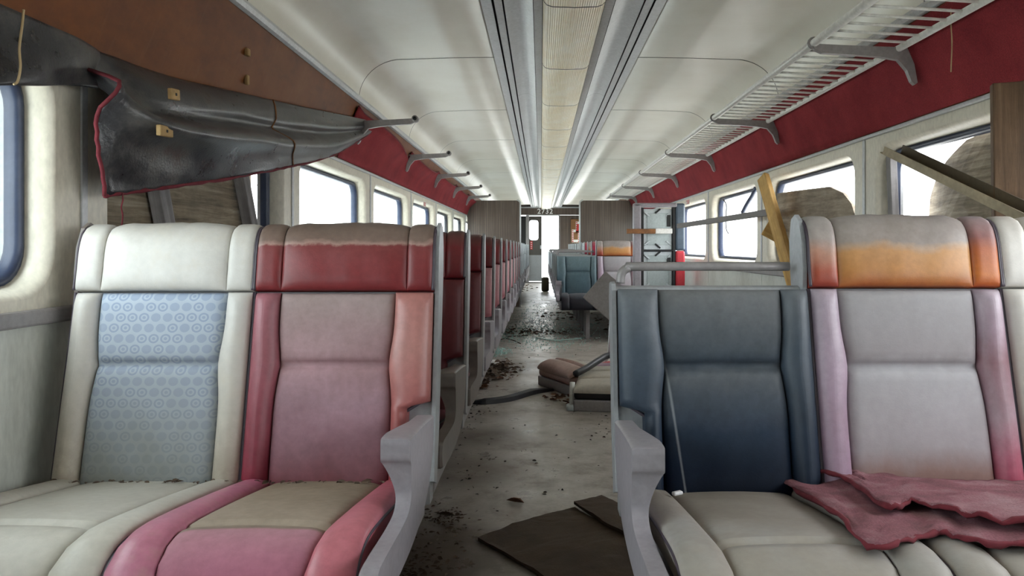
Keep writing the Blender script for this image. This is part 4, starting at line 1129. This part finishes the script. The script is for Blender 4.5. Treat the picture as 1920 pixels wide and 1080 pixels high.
# toppled pedestal plate
pp = empty('toppled_pedestal', (0.72, 5.95, 0)); tag(pp, 'square grey metal plate tipped on a toppled seat pedestal', 'seat pedestal')
cc = Vector((0.545, 5.8, 0.60))-Vector(pp.location)
m_ = Matrix.Translation(cc) @ Matrix.Rotation(math.radians(6), 4, 'Z') @ Matrix.Rotation(math.radians(-14), 4, 'X') @ Matrix.Rotation(math.radians(42), 4, 'Y')
mesh_obj('plate', box((-0.19, -0.006, -0.135), (0.19, 0.006, 0.135), 0.004, m_), 'painted_metal', pp)
mesh_obj('rivet', tube([cc+Vector((-0.03, -0.012, -0.02)), cc+Vector((-0.03, -0.002, -0.02))], 0.008, 8), 'alu', pp)
mesh_obj('post', tube([cc+Vector((0.05, 0.02, -0.05)), Vector((0.02, 0.05, 0.02))], 0.035, 8), 'plastic_brown', pp)
mesh_obj('post', tube([cc+Vector((-0.02, 0.02, -0.14)), Vector((-0.20, -0.02, 0.16)), Vector((-0.30, -0.04, 0.012))], 0.010, 6), 'alu', pp)
mesh_obj('foot_plate', box((-0.12, -0.05, 0), (0.16, 0.16, 0.03), 0.006), 'black', pp)
# rubber strips
def ground_strip(name, px, w, h, label, lift=None):
    pts = catmull([tuple(PF(x, y)) for x, y in px], 6); V = []; F = []
    for i, p in enumerate(pts):
        p = Vector(p); a = Vector(pts[max(i-1, 0)]); b = Vector(pts[min(i+1, len(pts)-1)]); tg = (b-a).normalized(); nn = Vector((-tg.y, tg.x, 0)).normalized()
        z = lift(i/(len(pts)-1)) if lift else 0
        f = min(1, 0.3+3*min(i, len(pts)-1-i)/len(pts))
        for k, (u, v_) in enumerate(((-1, 0.002), (-0.8, 0.8), (-0.2, 1), (0.3, 0.75), (0.8, 0.9), (1, 0.002))): V.append(p+nn*u*w*f+Vector((0, 0, v_*h*f+z)))
    for i in range(len(pts)-1):
        for k in range(5): F.append((i*6+k, i*6+k+1, i*6+7+k, i*6+6+k))
        F.append((i*6+5, i*6, i*6+6, i*6+11))
    F += [(5,4,3,2,1,0), tuple(len(V)-6+k for k in range(6))]
    o = mesh_obj(name, pyd(V, F, smooth=False), 'rubber'); tag(o, label, 'rubber strip'); return o
ground_strip('rubber_strip', ((878, 756), (910, 757), (955, 751), (1000, 738), (1042, 732)), 0.030, 0.035, 'black rubber strip curving across the aisle floor')
o = mesh_obj('window_gasket_piece', tube(catmull([tuple(v_) for v_ in (P(1079, 701, 4.95), P(1100, 690, 5.05), P(1122, 676, 5.2), P(1140, 667, 5.3), P(1175, 664, 5.35))], 6), 0.022, 7), 'rubber')
tag(o, 'black rubber seal draped over the ash-white pad', 'rubber seal')
# dark carpet mat
def floor_sheet(name, outline, mat, label, cat, z=0.004, th=0.008, amp=0.008, cuts=8):
    bm = bmesh.new(); vs = [bm.verts.new(PF(x, y)) for x, y in outline]; c0 = sum((v.co for v in vs), Vector())/len(vs)
    f = bm.faces.new(vs); bmesh.ops.triangulate(bm, faces=[f]); bmesh.ops.subdivide_edges(bm, edges=bm.edges[:], cuts=cuts, use_grid_fill=True)
    for v in bm.verts:
        v.co.z = z+th+amp*abs(noise.noise(v.co*7))+amp*0.7*abs(noise.noise(v.co*19))
    g_ = bmesh.ops.extrude_face_region(bm, geom=bm.faces[:])
    for e in g_['geom']:
        if isinstance(e, bmesh.types.BMVert): e.co.z = z
    for v in bm.verts: v.co -= Vector((c0.x, c0.y, 0))
    o = mesh_obj(name, bm_mesh(bm, smooth=False), mat, None, (c0.x, c0.y, 0)); tag(o, label, cat); return o
floor_sheet('carpet_mat', [(896,1016),(960,990),(1030,968),(1078,958),(1120,985),(1180,1010),(1260,1090),(1240,1200),(1090,1140),(1000,1075),(940,1040)], 'mat_brown', 'dark brown carpet mat lying rumpled in the aisle', 'mat')
floor_sheet('carpet_scrap', [(1076,956),(1128,944),(1190,972),(1300,1010),(1330,1100),(1200,1030),(1130,994)], 'mat_brown', 'smaller brown carpet scrap overlapping the far edge of the mat', 'mat', z=0.022)
# leaf litter, glass crumbs, dirt: uncountable
def leaf_geo(c, s, rng):
    a = rng.uniform(0, 6.28); t_ = rng.uniform(-0.9, 0.9); cu_ = rng.uniform(0.1, 0.5)
    pts = [(-1,0,0.0),(-0.4,0.42,cu_),(0.3,0.38,cu_),(1,0,0.1),(0.3,-0.38,cu_*0.8),(-0.4,-0.42,cu_*0.7),(0,0,0)]
    R_ = Matrix.Rotation(a, 3, 'Z') @ Matrix.Rotation(t_, 3, 'X'); V = [c+R_ @ (Vector(p)*s) for p in pts]
    lo_ = min(v.z for v in V)
    if lo_ < 0.001: V = [v+Vector((0, 0, 0.001-lo_)) for v in V]
    return V, [(6,0,1),(6,1,2),(6,2,3),(6,3,4),(6,4,5),(6,5,0)]
def litter(name, poly, n, size, mat, label, cat, zmax=0.03, seed=1, gen=leaf_geo):
    rng = random.Random(seed); parts = []
    for _ in range(n):
        i = rng.randrange(len(poly)); px, py, rx, ry = poly[i]
        p = PF(px+rng.gauss(0, rx), py+rng.gauss(0, ry)); p.z = rng.uniform(0.002, zmax)
        parts.append(gen(p, size*rng.uniform(0.5, 1.3), rng))
    V, F = join_geo(parts); o = mesh_obj(name, pyd(V, F, smooth=False), mat); tag(o, label, cat, kind='stuff'); return o
def crumb(c, s, rng):
    R_ = Matrix.Rotation(rng.uniform(0, 6.28), 3, 'Z') @ Matrix.Rotation(rng.uniform(0, 3), 3, 'X')
    V = [R_ @ (Vector(p)*s) for p in ((1,0,-.5),(-.6,.8,-.4),(-.6,-.8,-.5),(0,.1,.8))]; lo_ = min(v.z for v in V)
    return [Vector((c.x, c.y, 0.001-lo_))+v for v in V], [(0,2,1),(0,1,3),(1,2,3),(2,0,3)]
litter('leaf_litter', [(915,700,12,5),(935,696,14,5),(950,694,10,4),(905,715,8,4),(925,708,16,5)], 330, 0.028, 'leaf_brown', 'heap of dry brown leaves on the floor beside the fourth red seat', 'leaves', 0.05, 2)
litter('leaf_litter', [(935,712,14,6),(900,727,8,3),(1050,750,12,4),(1075,752,10,4)], 80, 0.026, 'leaf_rust', 'scattered rust-coloured leaves by the rubber strip and pads', 'leaves', 0.02, 3)
litter('leaf_litter', [(800,1040,40,30),(770,1075,30,20),(830,975,30,12)], 260, 0.010, 'leaf_brown', 'dark dirt and leaf crumbs on the floor beside the nearest red seat', 'debris', 0.01, 4)
litter('leaf_litter', [(890,770,22,8),(880,800,20,20),(1120,800,30,20),(960,660,50,20),(1000,600,60,20),(900,870,60,40),(1000,900,90,50)], 220, 0.009, 'dirt_dark', 'fine dark crumbs strewn along the aisle floor', 'debris', 0.004, 5)
litter('glass_crumbs', [(960,628,22,8),(1000,612,30,8),(1060,618,30,10),(1090,610,30,12),(930,660,12,4),(1010,590,25,12),(1040,640,40,10)], 2600, 0.008, 'shard_glass', 'greenish broken window glass crumbs over the aisle floor', 'broken glass', 0.01, 6, crumb)
litter('floor_sweepings', [(980,622,30,4),(1010,624,30,3)], 200, 0.022, 'leaf_brown', 'dark sweepings lying across the aisle floor', 'debris', 0.01, 7)
litter('leaf_litter', [(985,540,10,3),(970,545,8,2),(1050,590,16,6),(1130,600,30,12)], 160, 0.035, 'leaf_brown', 'far patch of brown leaves on the aisle floor', 'leaves', 0.03, 8)
def one_leaf(px, py, s, mat, lab, seed):
    V, F = leaf_geo(Vector((0,0,0.004)), s, random.Random(seed)); o = mesh_obj('dry_leaf', pyd(V, F, smooth=False), mat, None, PF(px, py)); tag(o, lab, 'leaf', 'single fallen leaves')
one_leaf(966, 943, 0.038, 'leaf_rust', 'single rust-brown leaf in the middle of the near aisle floor', 11)
one_leaf(836, 968, 0.036, 'leaf_brown', 'dark curled leaf on the floor near the first red seat', 12)
one_leaf(1022, 699, 0.05, 'leaf_brown', 'dark leaf on the floor left of the maroon pad', 13)
o = mesh_obj('paper_plate', tube([tuple(PF(922, 682)+Vector((0,0,0.002))), tuple(PF(922, 682)+Vector((0,0,0.03)))], [0.07, 0.05], 16), 'white_paint'); tag(o, 'small white plastic dish on the floor by the fourth red seat', 'dish')
o = mesh_obj('twig', tube([tuple(PF(x, y, 0.004)) for x, y in ((930, 640), (955, 631), (990, 629))], 0.006, 5), 'dirt_dark'); tag(o, 'thin forked twig on the glass-strewn floor', 'twig')
mesh_obj('side_shoot', tube([tuple(PF(x, y, 0.004)) for x, y in ((948, 634), (962, 638), (976, 644))], 0.005, 5), 'dirt_dark', o)
o = mesh_obj('wire', tube(catmull([tuple(PF(x, y, 0.006)) for x, y in ((1005, 633), (1040, 638), (1080, 635), (1110, 630))], 5), 0.006, 5), 'shard_glass'); tag(o, 'thin greenish wire across the aisle floor', 'wire')
# dark cushion hanging into the aisle at the far right rows
o = mesh_obj('loose_cushion', box((-0.085, -0.05, 0.0), (0.085, 0.05, 0.33), 0.045, seg=4, smooth=True), 'cushion_olive', None, (0.10, 17.5, 0.0)); tag(o, 'dark olive cushion standing in the far aisle by the right seats', 'cushion')

# ------------------------------------------------------------------ carpet scrap thrown over the nearest triple seat
def seat_z(y):
    s_ = 1.87-y; path = offset_path(CUSH, 0.052)
    for a, b in zip(path, path[1:]):
        if min(a[0], b[0]) <= s_ <= max(a[0], b[0]) and a[1] > 0.42: return a[1]+(b[1]-a[1])*(s_-a[0])/((b[0]-a[0]) or 1e-6)+0.016
    return 0.50 if s_ > 0.5 else 0.47
def on_seat(px, py, off=0.006):
    d = 1.6
    for _ in range(40):
        z = seat_z(d)+off; d += 0.5*((CAMZ-z)*FPX/(py-VY)-d); d = min(max(d, 1.245), 1.80)
    return Vector(((px-VX)*d/FPX, d, CAMZ-(py-VY)*d/FPX if 1.245 < d < 1.8 else seat_z(d)+off))
def cloth(name, top, bot, off, parent, n=5, dispz=0.006, seed=0):
    cols = []
    for (a, b) in zip(top, bot):
        cols.append([on_seat(a[0]+(b[0]-a[0])*t, a[1]+(b[1]-a[1])*t, off)-Vector(parent.location) for t in (0, 0.33, 0.66, 1)])
    return sheet(name, interp_cols(cols, n*(len(top)-1), 12), 'cloth_pink', parent, 0.007, lambda u, v, p: Vector((0, 0, dispz*abs(noise.noise(Vector((u*7+seed, v*3, seed))))+0.003*noise.noise(Vector((u*25, v*12, seed))))), flip=True)
cr = empty('cloth_scrap', on_seat(1700, 960)); tag(cr, 'torn dusty pink carpet scrap lying folded on the nearest triple seat cushion', 'carpet scrap')
o1, V1, n1, m1 = cloth('lower_layer', [(1462,902),(1535,884),(1610,890),(1690,900),(1780,905),(1870,905),(1990,905)], [(1478,908),(1560,958),(1628,1034),(1700,1015),(1760,1000),(1850,1040),(1990,1040)], 0.006, cr, 6, 0.012)
o2, V2, n2, m2 = cloth('upper_layer', [(1530,879),(1590,884),(1650,893),(1720,899),(1800,903),(1880,904),(1990,905)], [(1536,884),(1600,904),(1662,950),(1710,942),(1790,962),(1860,976),(1990,988)], 0.026, cr, 6, 0.014, 3)
for (VV, nn_, mm_) in ((V1, n1, m1), (V2, n2, m2)):
    e_ = [VV[i*mm_+mm_-1] for i in range(nn_)]
    mesh_obj('frayed_edge', tube(fray(e_, 0.003), [0.005+jit.uniform(-.002,.002) for _ in e_], 5), 'red_fringe', cr)
for i_, (px, py) in enumerate(((1497, 898), (1270, 928))):
    o = mesh_obj('plaster_chip', box((-0.012, -0.006, 0), (0.012, 0.006, 0.008), 0.003), 'chip_white', None, on_seat(px, py, 0.0)); o.rotation_euler = (0, 0, 0.5)
    tag(o, 'small white chip on the near triple seat, ' + ('beside the pink scrap' if i_ == 0 else 'by the aisle armrest'), 'chip', 'white chips')
# crumbs in the crease of the nearest double seat
rng = random.Random(9); parts = []
for _ in range(90):
    p = Vector((-1.18+rng.random()*0.85, 1.862+rng.uniform(-0.012, 0.0), 0.432+rng.uniform(0, 0.006)))
    v_, f_ = leaf_geo(Vector((0,0,0)), 0.010*rng.uniform(0.4, 1.2), rng); parts.append(([q+p for q in v_], f_))
o = mesh_obj('crease_litter', pyd(*join_geo(parts), smooth=False), 'leaf_brown'); tag(o, 'crumbs and leaf bits in the crease of the nearest double seat', 'debris', kind='stuff')

# ------------------------------------------------------------------ bare trees outside
def tree(x, y, h, seed, lab):
    rng = random.Random(seed); parts = []
    def grow(p, d, l, r, depth):
        pts = [p]; q = p
        for k in range(3):
            d = (d+Vector((rng.uniform(-.22,.22), rng.uniform(-.22,.22), rng.uniform(-.05,.15)))).normalized(); q = q+d*l/3; pts.append(q)
        parts.append(tube_geo(pts, [r, r*0.85, r*0.7, r*0.55], 4))
        if depth == 0: return
        for k in range(rng.choice((2, 3, 3))):
            nd = (d+Vector((rng.uniform(-1,1), rng.uniform(-1,1), rng.uniform(-.3,.7)))*0.8).normalized()
            grow(pts[rng.choice((2, 3, 3))], nd, l*rng.uniform(0.6, 0.85), r*0.5, depth-1)
    grow(Vector((0,0,0)), Vector((0,0,1)), h*0.3, h*0.018, 5)
    o = mesh_obj('bare_tree', pyd(*join_geo(parts)), 'bark', None, (x, y, -1.15)); tag(o, lab, 'tree', 'bare trees outside')
tree(-6.0, 8.2, 5.5, 1, 'bare tree outside the window past the hanging carpet flap')
tree(-9.0, 21.0, 7.0, 2, 'bare tree outside the fourth window on the left')
tree(-5.5, 19.0, 5.0, 4, 'bare tree outside the far left windows')
tree(-5.0, 5.3, 5.0, 5, 'bare tree outside the nearest window at the left edge')
